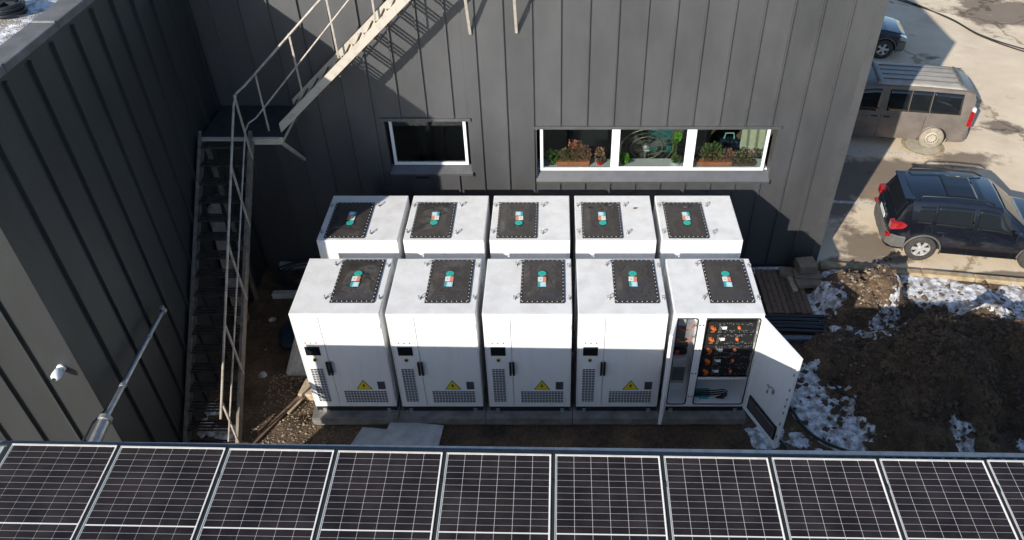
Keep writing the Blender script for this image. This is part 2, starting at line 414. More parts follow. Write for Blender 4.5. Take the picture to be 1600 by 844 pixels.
# painted bay lines
for (a, b_) in (((10.6, 8.62), (13.05, 8.33)), ((9.9, 6.36), (11.1, 6.25)), ((12.0, 11.3), (14.4, 11.05))):
    d = Vector((b_[0]-a[0], b_[1]-a[1], 0)).normalized(); n_ = Vector((-d.y, d.x, 0))*.05
    A, B = Vector((*a, .004)), Vector((*b_, .004))
    struct(MB().add([A-n_, B-n_, B+n_, A+n_], [(0,1,2,3)]).build('bay_line', M['paint']))
# kerb stones along the yard
kerb = struct(empty('kerb', (9.2, 4.1, 0)))
kx = 9.26; k = 0
while kx < 15.4:
    L = 1.0; mb = MB(); y0, y1 = yline(kx), yline(kx+L-.012); t = .004*random.uniform(-1, 1)
    mb.prism([(kx-9.2, y0-.16-4.1, -.03), (kx+L-.012-9.2, y1-.16-4.1, -.03), (kx+L-.012-9.2, y1-4.1, -.03), (kx-9.2, y0-4.1, -.03)], (0, 0, .125+t))
    mb.build('kerb_stone', M['kerb'], kerb, bevel=.02); kx += L

# snow left in ragged patches
SN = [(10.67,3.73,.17),(10.9,3.47,.22),(11.22,3.28,.26),(11.56,3.19,.28),(11.94,3.04,.28),(12.32,2.91,.3),(12.77,2.82,.3),(12.37,2.47,.26),(12.57,2.12,.28),(12.09,2.12,.15),(11.85,2.38,.13),(11.59,2.64,.11),(13.2,2.5,.3),(13.1,2.9,.3),
      (9.58,3.77,.13),(9.31,3.73,.11),(9.02,2.86,.2),(8.62,2.73,.2),(8.85,2.95,.14),(9.0,2.12,.15),(9.35,2.09,.15),(9.67,1.99,.15),(9.94,2.26,.14),(10.21,2.55,.15),(10.45,2.95,.14),(10.4,3.4,.16),(9.87,1.88,.09),
      (8.32,1.2,.13),(8.23,.87,.15),(8.19,.56,.19),(8.27,.24,.21),(8.36,-.03,.2),(8.44,-.29,.2),(8.54,-.48,.14),(7.9,.55,.1),(7.35,-.29,.15),(7.17,-.41,.14),(7.75,-.3,.12),(10.38,-.35,.13),(10.28,-.22,.09),(11.36,-.35,.1),(10.57,1.4,.06),
      (8.25,3.89,.14),(8.51,3.89,.1),(8.0,3.92,.12)]
SL = [(-1.86,.31,.15),(-1.79,-.07,.2),(-1.55,-.2,.15),(-1.5,2.47,.09),(-1.4,1.71,.07),(-1.3,1.09,.09),(-.95,2.6,.06),(-1.0,2.2,.06)]
def snow_patch(blobs, x0, x1, y0, y1, st, name, label):
    nx, ny = int((x1-x0)/st)+1, int((y1-y0)/st)+1
    X, Y = np.meshgrid(np.linspace(x0, x1, nx), np.linspace(y0, y1, ny)); F = np.zeros_like(X)
    for a, b_, r_ in blobs: F += np.exp(-((X-a)**2+(Y-b_)**2)/(r_*r_))
    mb = MB(); idx = -np.ones(F.shape, int); val = np.full(F.shape, -1.0)
    for j in range(ny):
        for i in range(nx):
            if F[j, i] > .06:
                val[j, i] = .80*min(1.05, F[j, i]) - .36 + 1.1*nz(X[j, i], Y[j, i], 5.5, 6, 3.6)
    for j in range(ny):
        for i in range(nx):
            if val[max(0,j-1):j+2, max(0,i-1):i+2].max() > 0:
                idx[j, i] = len(mb.v); x, y = X[j, i], Y[j, i]
                t = .045*(1-math.exp(-2.0*max(0, val[j, i]))) + .02*nz(x, y, 2.2, 4, 13)*min(1, max(0, val[j, i])*3)
                mb.v.append((x, y, gh(x, y) + (t if val[j, i] > 0 else -.012)))
    for j in range(ny-1):
        for i in range(nx-1):
            q = (idx[j,i], idx[j,i+1], idx[j+1,i+1], idx[j+1,i])
            if min(q) >= 0: mb.f.append(tuple(int(a) for a in q))
    o = mb.build(name, M['snow'], smooth=True); tag(o, label, 'snow', kind='stuff')
snow_patch([(a, b_, r_*1.45) for a, b_, r_ in SN + [(12.9,1.7,.3),(12.5,1.7,.2),(13.2,2.1,.3),(12.2,2.7,.25),(8.6,.35,.2),(8.55,.0,.2),(8.0,.2,.15),(8.6,2.45,.15),(11.2,.4,.06)]], 6.8, 13.8, -.9, 4.0, .022, 'snow', 'ragged old snow lying between the dirt heaps and kerb')
snow_patch(SL, -2.0, -.8, -.6, 2.8, .025, 'snow', 'thin snow remains under the lower flight of steel stairs')

# pebbles and clods, too many to count
def rocks(name, m, n, region, smin, smax, label):
    mb = MB(); rnd = random.Random(len(name)+n); c = 0
    while c < n:
        x, y = region(rnd)
        r_ = smin + (smax-smin)*rnd.random()**3; z = gh(x, y)
        vs = []
        for a, b_, e in ((1,0,0),(0,1,0),(-1,0,0),(0,-1,0),(0,0,1),(0,0,-1)):
            k = r_*rnd.uniform(.6, 1.25); vs.append((x+a*k+rnd.uniform(-.3,.3)*r_, y+b_*k+rnd.uniform(-.3,.3)*r_, z+e*k*.7+r_*.2))
        mb.add(vs, [(0,1,4),(1,2,4),(2,3,4),(3,0,4),(1,0,5),(2,1,5),(3,2,5),(0,3,5)]); c += 1
    tag(mb.build(name, m), label, 'stones', kind='stuff')
rocks('gravel', M['stone'], 1800, lambda r: (r.uniform(-1.1, .3), r.uniform(-1.0, 1.1)), .006, .03, 'gravel strewn on bare soil left of the front cabinets')
rocks('soil_clods', M['clod'], 6500, lambda r: (r.gauss(10.3, 1.3), r.gauss(1.4, 1.1)), .008, .085, 'dark clods of soil on the dirt heaps')
rocks('soil_clods', M['stone'], 500, lambda r: (r.gauss(9.75, .35), r.gauss(3.0, .3)), .008, .05, 'stones on the small sunlit dirt heap by the kerb')
rocks('pebbles', M['stone'], 700, lambda r: (r.uniform(7.3, 9.2), r.uniform(-.6, 2.0)), .006, .035, 'pebbles scattered on dark soil by the open cabinet')

# dry brush growing on the big heap
mb = MB(); rnd = random.Random(99)
for _ in range(9000):
    x, y = rnd.gauss(10.9, .95), rnd.gauss(1.0, .75)
    if not (8.9 < x < 13.8 and -.9 < y < 2.7) or nz(x, y, 6.6, 3, 1.7) < -.10: continue
    z = gh(x, y) - .01; a = rnd.uniform(0, 6.28); L = rnd.uniform(.04, .13); w = rnd.uniform(.003, .007); t = rnd.uniform(.2, 1.1)
    d = Vector((math.cos(a)*math.sin(t), math.sin(a)*math.sin(t), math.cos(t)))*L; s_ = Vector((-math.sin(a), math.cos(a), 0))*w; p = Vector((x, y, z))
    mb.add([p-s_, p+s_, p+d*.6+s_*.7+Vector((0,0,.006)), p+d, p+d*.6-s_*.7+Vector((0,0,.006))], [(0,1,2,4),(4,2,3)])
tag(mb.build('dry_brush', M['drygrass']), 'dry brown brush and roots on the big dirt heap', 'brush', kind='stuff')

# ------------------------------------------------------------------ the back building
YW = 4.082; ZT = 5.72 + G0
bb = tag(empty('back_building', (3.5, YW, 0)), 'dark grey metal clad building wall behind the cabinets, with ribbed seams and two windows', 'building')
BO = Vector((3.5, YW, 0))
def bpart(mb, name, m, parent=bb, **k):
    mb.v = [(v[0]-BO.x, v[1]-BO.y, v[2]-BO.z) for v in mb.v]; return mb.build(name, m, parent, **k)
OPEN = [(.80, 2.30, 1.79+G0, 2.95+G0), (3.52, 7.86, 1.62+G0, 2.79+G0)]
seams = [-2.05] + [1.58 + .4716*k for k in range(-7, 16)] + [9.17]
for a, b_ in zip(seams[:-1], seams[1:]):
    mb = MB(); cuts = sorted(set([a, b_] + [e for o_ in OPEN for e in o_[:2] if a < e < b_]))
    for c, d in zip(cuts[:-1], cuts[1:]):
        zs = [(0, ZT)]
        for o_ in OPEN:
            if o_[0] <= (c+d)/2 <= o_[1]: zs = [(0, o_[2]), (o_[3], ZT)]
        for z0, z1 in zs: mb.box(c, d, YW + random.uniform(-.002, .002), YW+.05, z0, z1)
    bpart(mb, 'cladding_panel', M['clad'])
for s_ in seams[1:-1]:
    zs = [(0.0, ZT)]
    for o_ in OPEN:
        if o_[0]-.02 <= s_ <= o_[1]+.02: zs = [(0, o_[2]-.03), (o_[3]+.03, ZT)]
    mb = MB()
    for z0, z1 in zs: mb.box(s_-.014, s_+.014, YW-.040, YW+.003, z0, z1)
    bpart(mb, 'standing_seam', M['clad'])
bpart(MB().box(9.05, 9.20, YW-.012, YW+.003, 0, ZT).box(9.171, 9.20, YW+.003, YW+.2, 0, ZT), 'corner_flashing', M['flash'])
bpart(MB().box(9.12, 9.17, YW+.051, 13.0, 0, ZT), 'side_wall', M['clad'])
bpart(MB().box(-2.05, 9.12, 12.9, 13.0, 0, ZT), 'rear_wall', M['clad'])
bpart(MB().box(-2.05, 9.12, YW+.051, 12.9, ZT-.3, ZT-.05), 'roof', M['coping'])
# rooms behind the windows
FZ = 1.0 + G0
bpart(MB().box(-1.9, 9.1, YW+.06, 9.0, FZ-.1, FZ), 'room_floor', M['roomfloor'])
bpart(MB().box(-1.9, 9.1, 8.9, 9.0, FZ, ZT-.31), 'room_wall', M['roomwall'])
bpart(MB().box(2.9, 3.0, YW+.06, 8.9, FZ, ZT-.31), 'room_wall', M['roomwall'])
bpart(MB().box(5.0, 5.05, YW+.9, 8.9, FZ, ZT-.31), 'room_wall', M['roomwall'])
for (x0, x1, z0, z1) in OPEN:      # linings round the openings
    mb = MB().box(x0-.05, x0, YW+.051, YW+.24, z0-.05, z1+.05).box(x1, x1+.05, YW+.051, YW+.24, z0-.05, z1+.05)
    mb.box(x0, x1, YW+.051, YW+.24, z1, z1+.05).box(x0, x1, YW+.051, YW+.24, z0-.05, z0)
    bpart(mb, 'window_lining', M['flash'])

def window(fx0, fx1, fz0, fz1, mull, o_, label):
    y0, y1 = YW+.085, YW+.145; w = .055
    fr = MB().box(fx0, fx1, y0, y1, fz0, fz0+w).box(fx0, fx1, y0, y1, fz1-w, fz1)
    fr.box(fx0, fx0+w, y0, y1, fz0+w, fz1-w).box(fx1-w, fx1, y0, y1, fz0+w, fz1-w)
    for a, b_ in mull: fr.box(a, b_, y0, y1, fz0+w, fz1-w)
    f = bpart(fr, 'window', M['whitefr'], bevel=.006, label=label)
    edges = [fx0+w] + [e for m_ in mull for e in m_] + [fx1-w]
    for a, b_ in zip(edges[::2], edges[1::2]):
        bpart(MB().box(a, b_, y0+.025, y0+.033, fz0+w, fz1-w), 'pane', M['glass'], f)
    # sheet metal sill and head flashing with their folded ends
    x0, x1, z0, z1 = o_
    bpart(MB().prism([(x0-.02, YW+.12, fz0-.002), (x0-.02, YW-.045, z0+.012), (x0-.02, YW-.045, z0-.03), (x0-.02, YW-.03, z0-.03), (x0-.02, YW-.03, z0-.002), (x0-.02, YW+.12, z0)], (x1-x0+.04, 0, 0)), 'window_sill', M['flash'], f)
    bpart(MB().box(x0-.04, x1+.05, YW-.04, YW-.003, z1-.045, z1+.012), 'head_flashing', M['flash'], f)
    for xe in (x0-.03, x1+.022): bpart(MB().box(xe, xe+.012, YW-.046, YW-.003, z0-.045, z0+.03), 'sill_end', M['black'], f)
    return f
window(.86, 2.245, 1.92+G0, 2.94+G0, [], OPEN[0], 'small dark window with white frame, half in shadow')
wb = window(3.58, 7.76, 1.795+G0, 2.78+G0, [(4.89, 5.005), (6.285, 6.43)], OPEN[1], 'long three pane window with white frame and plants behind it')
# opening sash of the middle pane, board inside
sx0, sx1, sz0, sz1 = 5.008, 6.282, 1.853+G0, 2.722+G0; sy0, sy1 = YW+.075, YW+.10
sash = MB().box(sx0, sx1, sy0, sy1, sz0, sz0+.03).box(sx0, sx1, sy0, sy1, sz1-.03, sz1).box(sx0, sx0+.03, sy0, sy1, sz0+.03, sz1-.03).box(sx1-.03, sx1, sy0, sy1, sz0+.03, sz1-.03)
bpart(sash, 'sash', M['whitefr'], wb, bevel=.005)
bpart(MB().box(3.53, 7.85, YW+.15, YW+.50, 1.76+G0, 1.80+G0), 'window_board', M['whitefr'], wb)
# window handle seen below the small window
bpart(MB().box(1.25, 1.50, YW-.075, YW-.046, 1.72+G0, 1.76+G0), 'sill_bracket', M['black'])

# ------------------------------------------------------------------ the left building
LX, LY, LT = -2.05, -1.56, 6.03 + G0
lb = tag(empty('left_building', (LX, LY, 0)), 'black metal clad building on the left with grey roof coping and ribbed walls', 'building')
LO = Vector((LX, LY, 0))
def lpart(mb, name, m, parent=lb, **k):
    mb.v = [(v[0]-LO.x, v[1]-LO.y, v[2]) for v in mb.v]; return mb.build(name, m, parent, **k)
ysm = [LY] + [-1.04 + .502*k for k in range(0, 11)] + [YW-.003]
for a, b_ in zip(ysm[:-1], ysm[1:]):
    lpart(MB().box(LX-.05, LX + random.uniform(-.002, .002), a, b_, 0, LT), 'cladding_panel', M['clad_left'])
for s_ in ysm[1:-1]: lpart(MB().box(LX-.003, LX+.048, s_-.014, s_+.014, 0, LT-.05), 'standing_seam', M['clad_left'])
xsm = [LX-.051] + [-2.57 - .5*k for k in range(0, 8)]
for b_, a in zip(xsm[:-1], xsm[1:]):
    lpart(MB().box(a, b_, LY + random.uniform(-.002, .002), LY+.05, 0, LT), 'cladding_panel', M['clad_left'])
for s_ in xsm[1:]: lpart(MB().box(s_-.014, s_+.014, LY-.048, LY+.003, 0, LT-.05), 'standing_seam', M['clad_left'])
lpart(MB().box(LX-.06, LX+.006, LY-.008, LY+.06, 0, LT-.001), 'corner_flashing', M['clad_left'])
lpart(MB().box(-9.0, LX-.06, LY+.07, 13.0, LT-.35, LT-.10), 'roof', M['coping'])
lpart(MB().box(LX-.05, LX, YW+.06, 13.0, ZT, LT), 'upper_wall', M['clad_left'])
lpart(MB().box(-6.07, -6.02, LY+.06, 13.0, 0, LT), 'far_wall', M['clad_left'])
cy = -1.60
while cy < 12.5:
    lpart(MB().box(LX-.29, LX+.025, cy, cy+1.146, LT, LT+.10 + random.uniform(-.003,.003)), 'coping', M['coping'], bevel=.012)
    lpart(MB().box(LX-.27, LX+.005, cy+1.128, cy+1.166, LT+.097, LT+.108), 'coping_joint', M['steeldull'])
    cy += 1.15
cx = LX-.30
while cx > -6.0:
    lpart(MB().box(cx-1.146, cx, LY-.025, LY+.24, LT, LT+.10), 'coping', M['coping'], bevel=.012); cx -= 1.15

# snow and a cable drum on that roof
sn = MB()
def rf(u, v):
    x, y = -3.9+1.55*u, .2+3.2*v
    return (x, y, LT-.10 + max(-.02, .09*math.sin(math.pi*u)*math.sin(math.pi*v) + .05*nz(x, y, 4, 4, 2)))
tag(sn.grid(rf, 40, 70).build('snow', M['snow'], smooth=True), 'snow on the flat roof of the left building', 'snow', kind='stuff')
coil = tag(empty('cable_coil', (-2.95, 1.25, LT-.04)), 'coil of thick black cable lying on the snowy roof', 'cable')
pts = []
for k in range(70):
    t = k/69*math.pi*8; r_ = .20+.015*math.sin(t*.37); pts.append((r_*math.cos(t), r_*math.sin(t), .03+.028*k/16))
MB().tube(pts, .02, 6).build('cable_turns', M['pipe'], coil, smooth=True)
MB().box(-.16,.16,-.025,.025,.0,.17).box(-.025,.025,-.16,.16,.0,.171).build('binding_strap', M['rubber'], coil)

# ------------------------------------------------------------------ the roof with the solar panels (near the camera)
sb = tag(empty('panel_roof_building', (4, -6, 0)), 'low building in the foreground whose pale sheet roof carries the solar panels', 'building')
SO = Vector((4, -6, 0))
def spart(mb, name, m, parent=sb, **k):
    mb.v = [(v[0]-SO.x, v[1]-SO.y, v[2]) for v in mb.v]; return mb.build(name, m, parent, **k)
PO = Vector((-1.768, -3.160, 3.194 + G0)); EX = Vector((1.0, -0.008, -0.017)).normalized()
EY = Vector((0.009, 0.998, 0.065)); EY = (EY - EX*EX.dot(EY)).normalized(); EN = EX.cross(EY)
def P3(a, b_, c=0.0): return PO + EX*a + EY*b_ + EN*c        # along the roof edge, up the slope, off the roof
PW, PL, PP, CE = 1.083, .874, 1.125, .0065
XA, XB = -.17, 17.5
def edge_y(a): return .035 + .0055*max(0, a)                   # the roof edge runs slightly askew to the panels
spart(MB().add([P3(XA, -8, -.09), P3(XB, -8, -.09), P3(XB, edge_y(XB), -.09), P3(XA, edge_y(XA), -.09),
                P3(XA, -8, -.12), P3(XB, -8, -.12), P3(XB, edge_y(XB), -.12), P3(XA, edge_y(XA), -.12)],
               [(0,1,2,3),(7,6,5,4),(0,4,5,1),(1,5,6,2),(2,6,7,3),(3,7,4,0)]), 'roof_sheet', M['roofsheet'])
rb = MB(); a = XA+.05
while a < XB-.05:                                               # crests of the trapezoidal sheet
    rb.prism([P3(a-.03, edge_y(a)+.004, -.091), P3(a+.03, edge_y(a)+.004, -.091), P3(a+.018, edge_y(a)+.004, -.045), P3(a-.018, edge_y(a)+.004, -.045)], EY*-8.0); a += .1275
ro = spart(rb, 'roof_crest', M['roofsheet']); ro['kind'] = 'stuff'
gt = MB()
for (p, q) in ((XA, XB),):
    vs = []
    for c in (-.075, -.035):
        vs += [P3(p, edge_y(p)-.035, c), P3(q, edge_y(q)-.035, c), P3(q, edge_y(q)+.03, c), P3(p, edge_y(p)+.03, c)]
spart(MB().add(vs, [(3,2,1,0),(4,5,6,7),(0,1,5,4),(1,2,6,5),(2,3,7,6),(3,0,4,7)]), 'edge_rail', M['gutter'])
spart(MB().add([P3(XA, .004, -.06), P3(XB, .004, -.06), P3(XB, .018, -.06), P3(XA, .018, -.06), P3(XA, .004, -.004), P3(XB, .004, -.004), P3(XB, .018, -.004), P3(XA, .018, -.004)],
               [(3,2,1,0),(4,5,6,7),(0,1,5,4),(1,2,6,5),(2,3,7,6),(3,0,4,7)]), 'panel_trim', M['darkgreen'])
for i in range(-1, 10):
    a = i*PP+PW-.004 if i >= 0 else -.05
    vs = [P3(a + dx, dy, c) for c in (-.086, -.007) for dx, dy in ((0, -2.0), (PP-PW+.008, -2.0), (PP-PW+.008, .0), (0, .0))]
    spart(MB().add(vs, [(3,2,1,0),(4,5,6,7),(0,1,5,4),(1,2,6,5),(2,3,7,6),(3,0,4,7)]), 'dark_gap_strip', M['darkgreen'])  # dark strip added in each panel gap to make the gap dark
zr = lambda x: P3(x-PO.x, 0, -.125).z
for (x0, x1, y0, y1) in ((-1.93, 15.6, -3.26, -3.18), (-1.93, -1.85, -11.0, -3.27), (15.5, 15.6, -11.0, -3.27)):
    spart(MB().add([(x0,y0,0),(x1,y0,0),(x1,y1,0),(x0,y1,0),(x0,y0,zr(x0)-.02),(x1,y0,zr(x1)-.02),(x1,y1,zr(x1)-.02),(x0,y1,zr(x0)-.02)],
                   [(3,2,1,0),(4,5,6,7),(0,1,5,4),(1,2,6,5),(2,3,7,6),(3,0,4,7)]), 'wall', M['palewall'])  # unseen wall face, near white to bounce light

cw, chh = (PW - 2*.017)/6, (PL - .017 - .006)/12
cellm = MB().box(-(cw-.0050)/2, (cw-.0050)/2, -(chh-.0048)/2, (chh-.0048)/2, 0, .0022).mesh('solar_cell', M['cell'])
framem = MB().box(0, PW, -.0155, 0, -.035, .006).box(0, PW, -2*PL, -2*PL+.012, -.035, .004).box(0, CE, -2*PL+.012, -.016, -.035, .004).box(PW-CE, PW, -2*PL+.012, -.016, -.035, .004).mesh('frame', M['pvframe'])
backm = MB().box(CE, PW-CE, -2*PL+.012, -.016, -.012, -.004).mesh('backsheet', M['backsheet'])
restm = MB()
rows_seen = 15
def celly(r_): return -.017 - (r_+.5)*chh if r_ < 12 else -PL - .006 - (r_-12+.5)*chh
for r_ in range(rows_seen, 24):
    for c in range(6):
        xc, yc = .017+(c+.5)*cw, celly(r_); restm.box(xc-(cw-.0050)/2, xc+(cw-.0050)/2, yc-(chh-.0048)/2, yc+(chh-.0048)/2, 0, .0022)
restm = restm.mesh('remaining_cells', M['cell'])
clampm = MB().box(-.018, .018, -.03, .03, -.03, .008).mesh('clamp', M['black'])
ORD = ['leftmost solar panel of the foreground row', 'second solar panel from the left in the foreground row', 'third solar panel from the left in the foreground row',
       'fourth solar panel from the left in the foreground row', 'fifth solar panel from the left, below the left middle cabinets', 'sixth solar panel from the left, below the middle cabinet',
       'seventh solar panel from the left, below the open cabinet', 'third solar panel from the right edge of the picture', 'last solar panel that is wholly in the picture on the right',
       'solar panel cut off by the right edge of the picture']
for i in range(10):
    pr = bpy.data.objects.new('solar_panel', None); COL.objects.link(pr); pr.empty_display_size = .2
    j = random.uniform(-.0012, .0012)
    bow = -.024*(1-((i-4.4)/5.0)**2)+.012                       # the row sags a little in its middle
    o_ = P3(i*PP, bow, j)
    pr.matrix_world = Matrix(((EX.x, EY.x, EN.x, o_.x), (EX.y, EY.y, EN.y, o_.y), (EX.z, EY.z, EN.z, o_.z), (0,0,0,1)))
    tag(pr, ORD[i], 'solar panel', 'solar panels on the foreground roof')
    inst('frame', framem, pr); inst('backsheet', backm, pr); rm = inst('remaining_cells', restm, pr); rm['kind'] = 'stuff'
    for r_ in range(rows_seen):
        for c in range(6): inst('solar_cell', cellm, pr, (.017+(c+.5)*cw, celly(r_), -.0038))
    for yc in (-.33, -1.35): inst('clamp', clampm, pr, (PW+.021, yc, 0))

# ------------------------------------------------------------------ battery cabinets
CW, CD, CH, CP, CG = 1.3, 1.261, 2.045, 1.3976, .463
B0 = .115                    # plinth height; the thing's base is the top of the concrete
hx, hy = CW/2, CD/2
def lx(x): return x - hx
def box3(x0, x1, y0, y1, z0, z1): return MB().box(lx(x0), lx(x1), y0-hy, y1-hy, z0+B0, z1+B0)

def torus(mb, c, R_, r_, ax, n=12, m=6):
    a = Vector(ax).normalized(); u = a.cross(Vector((0,0,1)))
    if u.length < .1: u = a.cross(Vector((1,0,0)))
    u.normalize(); w = a.cross(u)
    pts = [Vector(c) + u*R_*math.cos(2*math.pi*k/n) + w*R_*math.sin(2*math.pi*k/n) for k in range(n+1)]
    return mb.tube(pts, r_, m, cap=False)
eye = MB().lathe([(0,0),(.022,0),(.022,.012),(.010,.018),(.010,.03),(0,.03)], 10); torus(eye, (0,0,.045), .026, .007, (1,.35,0))
eyem = eye.mesh('lifting_eye', M['steeldull'], True)
rivm = MB()
FX0, FX1, FY0, FY1 = .54, 1.195, .23, 1.21
for k in range(9):
    t = (k+.5)/9
    for (x, y) in ((FX0+t*(FX1-FX0), FY0+.018), (FX0+t*(FX1-FX0), FY1-.018)): rivm.lathe([(.0068,0),(.0068,.005),(.004,.007),(0,.007)], 6, c=(lx(x), y-hy, 0))
for k in range(12):
    t = (k+.5)/12
    for (x, y) in ((FX0+.018, FY0+t*(FY1-FY0)), (FX1-.018, FY0+t*(FY1-FY0))): rivm.lathe([(.0068,0),(.0068,.005),(.004,.007),(0,.007)], 6, c=(lx(x), y-hy, 0))
rivm = rivm.mesh('rivets', M['st_white'])

ZTOP = B0 + CH
def top_kit(root, seed, mirror):
    """film covered roof hatch with rivets, stickers and lifting eyes"""
    box3(FX0, FX1, FY0, FY1, CH-.001, CH+.022).build('hatch', M['filmrim'], root, bevel=.004)
    rnd = random.Random(seed); W_ = [(rnd.uniform(5, 17)*rnd.choice((-1,1)), rnd.uniform(4, 15), rnd.uniform(0, 6.3), rnd.uniform(.6, 1.1)) for _ in range(6)]
    o1, o2 = rnd.uniform(0, 50), rnd.uniform(0, 50)
    x0, x1, y0, y1 = FX0+.034, FX1-.034, FY0+.034, FY1-.034
    def f(u, v):
        x, y = x0+(x1-x0)*u, y0+(y1-y0)*v
        e = min(1, 6*u)*min(1, 6*(1-u))*min(1, 6*v)*min(1, 6*(1-v))
        h = sum(a*math.sin(kx*x+ky*y+p)/math.hypot(kx, ky) for kx, ky, p, a in W_)*.030
        r_ = nz(x, y, o1, 3, 3.4); r2 = abs(nz(x+o2, y, o2, 2, 3.0)); h += .007*r_ - .11*max(0, .06-r2)
        return (lx(x), y-hy, ZTOP + .0235 + e*(.012 + h))
    MB().grid(f, 44, 60).build('cover_film', M['film'], root, smooth=True)
    inst('rivets', rivm, root, (0, 0, ZTOP+.0215))['kind'] = 'stuff'
    for (x, y) in ((.455,.32), (.455,1.09), (1.262,.32), (1.262,1.06)): inst('lifting_eye', eyem, root, (lx(x), y-hy, ZTOP), (0,0,rnd.uniform(-.5,.9)))
    zs = ZTOP + .052
    sx = .848
    jx, jr = rnd.uniform(-.012, .012), rnd.uniform(-.05, .05)
    def at(x, y): return (lx(x+jx+rnd.uniform(-.006,.006)), y-hy+rnd.uniform(-.006,.006), zs)
    gd = MB().lathe([(0,-.004),(.062,-.004),(.062,0),(0,0)], 24).build('round_sticker', M['st_green'], root, loc=at(sx, .845))
    MB().box(-.012, -.004, -.03, .02, 0, .0012).prism([(-.024,.016,0),(.008,.016,0),(-.008,.036,0)], (0,0,.0012)).box(.012,.02,-.02,.03,0,.0012).prism([(0,-.016,0),(.016,-.036,0),(.032,-.016,0)], (0,0,.0012)).build('arrow_mark', M['st_teal'], gd)
    ws = MB().box(-.062,.012,-.052,.052,-.004,0).build('square_sticker', M['st_white'], root, loc=at(sx, .72))
    MB().box(.0122,.062,-.052,.052,-.004,0).build('sticker_band', M['st_orange'], ws)
    MB().prism([(-.04,-.02,0),(-.01,-.02,0),(-.025,.012,0)], (0,0,.0012)).box(-.028,-.022,.016,.022,0,.0012).build('print_mark', M['st_orange'], ws)
    bs = MB().box(-.028,.062,-.052,.052,-.004,0).build('square_sticker', M['st_blue'], root, loc=at(sx, .60))
    MB().box(-.062,-.0282,-.052,.052,-.004,0).build('sticker_band', M['st_teal'], bs)
    m_ = MB()
    for k in range(4): m_.box(-.012, .05 - .008*(k % 2), -.034+.02*k, -.026+.02*k, 0, .0012)
    m_.build('print_mark', M['st_white'], bs)
    for o_ in (gd, ws, bs): o_.rotation_euler.z = jr + rnd.uniform(-.05, .05)

def vent_mesh(x0, x1, z0, z1, nv, nh, name):
    back = MB().box(x0, x1, -.004, .0, z0, z1).mesh(name, M['vent'])
    gm = MB(); w = .0058
    for k in range(nv+1):
        x = x0 + (x1-x0)*k/nv; gm.box(x-w/2, x+w/2, -.010, -.0042, z0-.004, z1+.004)
    for k in range(nh+1):
        z = z0 + (z1-z0)*k/nh; gm.box(x0-.004, x1+.004, -.0085, -.0041, z-.0034, z+.0034)
    return back, gm.mesh(name+'_grid', M['cab'])
VL = vent_mesh(.085, .28, .12, .89, 4, 20, 'vent'); VR = vent_mesh(.515, 1.187, .10, .377, 14, 7, 'vent')
handm = MB().box(-.016,.016,-.05,-.022,-.14,.14).box(-.012,.012,-.022,0,-.12,-.08).box(-.012,.012,-.022,0,.08,.12).mesh('handle', M['black'])

def left_door_fit(d, ox):
    """screen, lamps, button and vent on the narrow door; ox = x of the door's frame of reference"""
    i = lambda nm, me, p: inst(nm, me, d, p)
    for x, c in ((.118,'orange'), (.198,'greenl'), (.282,'red')):
        MB().lathe([(0,-.014),(.009,-.012),(.013,0)], 10, 'y').build('indicator_lamp', M[c], d, loc=(x-ox, 0, 1.448))
    s_ = MB().box(-.112,.112,-.010,0,-.092,.092).build('screen', M['screen'], d, loc=(.197-ox, 0, 1.274), bevel=.004)
    MB().box(-.095,.095,-.0125,-.0102,-.075,.075).build('display_glass', M['screen'], s_)
    b_ = MB().lathe([(0,-.012),(.034,-.012),(.034,0)], 18, 'y').build('emergency_button', M['brass'], d, loc=(.194-ox, 0, 1.088))
    MB().lathe([(0,-.034),(.016,-.033),(.022,-.024),(.022,-.012)], 14, 'y').build('button_cap', M['black'], b_)
    v = inst('vent', VL[0], d, (-ox, 0, 0)); inst('vent_grid', VL[1], v)
    inst('handle', handm, d, (.371-ox, 0, .92))
def right_door_fit(d, ox):
    inst('handle', handm, d, (.420-ox, 0, .92))
    v = inst('vent', VR[0], d, (-ox, 0, 0)); inst('vent_grid', VR[1], v)
    def tri(s_, y0, y1):
        c = (0, .0, .412+.075); P_ = [(0, .627), (-.127, .411), (.127, .411)]
        return MB().prism([(x*s_, y1, c[2]+(z-c[2])*s_) for x, z in P_], (0, y0-y1, 0))
    t = tri(1, 0, -.004).build('warning_sign', M['black'], d, loc=(.850-ox, 0, 0))
    tri(.86, -.0042, -.006).build('sign_face', M['yellow'], t)
    bolt = [(.012,.562),(-.030,.492),(-.004,.492),(-.018,.440),(.030,.508),(.004,.508)]
    MB().prism([(x, -.0078, z) for x, z in bolt], (0, .0016, 0)).build('lightning_bolt', M['black'], t)
    lb_ = MB().box(-.06,.06,-.004,0,-.088,.088).build('rating_label', M['greylab'], d, loc=(1.125-ox, 0, .50))
    m_ = MB()
    for k in range(6): m_.box(-.045, .045-.02*(k % 3), -.0052, -.0042, -.07+.026*k, -.064+.026*k)
    m_.build('label_print', M['vent'], lb_)

def plinth(root):
    MB().box(lx(.012), lx(1.288), .004-hy, 1.255-hy, .006, B0-.001).build('plinth', M['black'], root)
    for (x, y) in ((.06,.03),(1.24,.03),(.06,1.23),(1.24,1.23)):
        MB().lathe([(0,0),(.04,0),(.04,.012),(.016,.016),(.016,.032),(0,.032)], 10).build('foot', M['steeldull'], root, loc=(lx(x), y-hy, 0))
    for xa in (.10, 1.14): MB().box(lx(xa), lx(xa+.06), -.03-hy, .0-hy, .0, .012).box(lx(xa), lx(xa+.06), .0-hy, .012-hy, .0, .07).build('anchor_bracket', M['steeldull'], root)

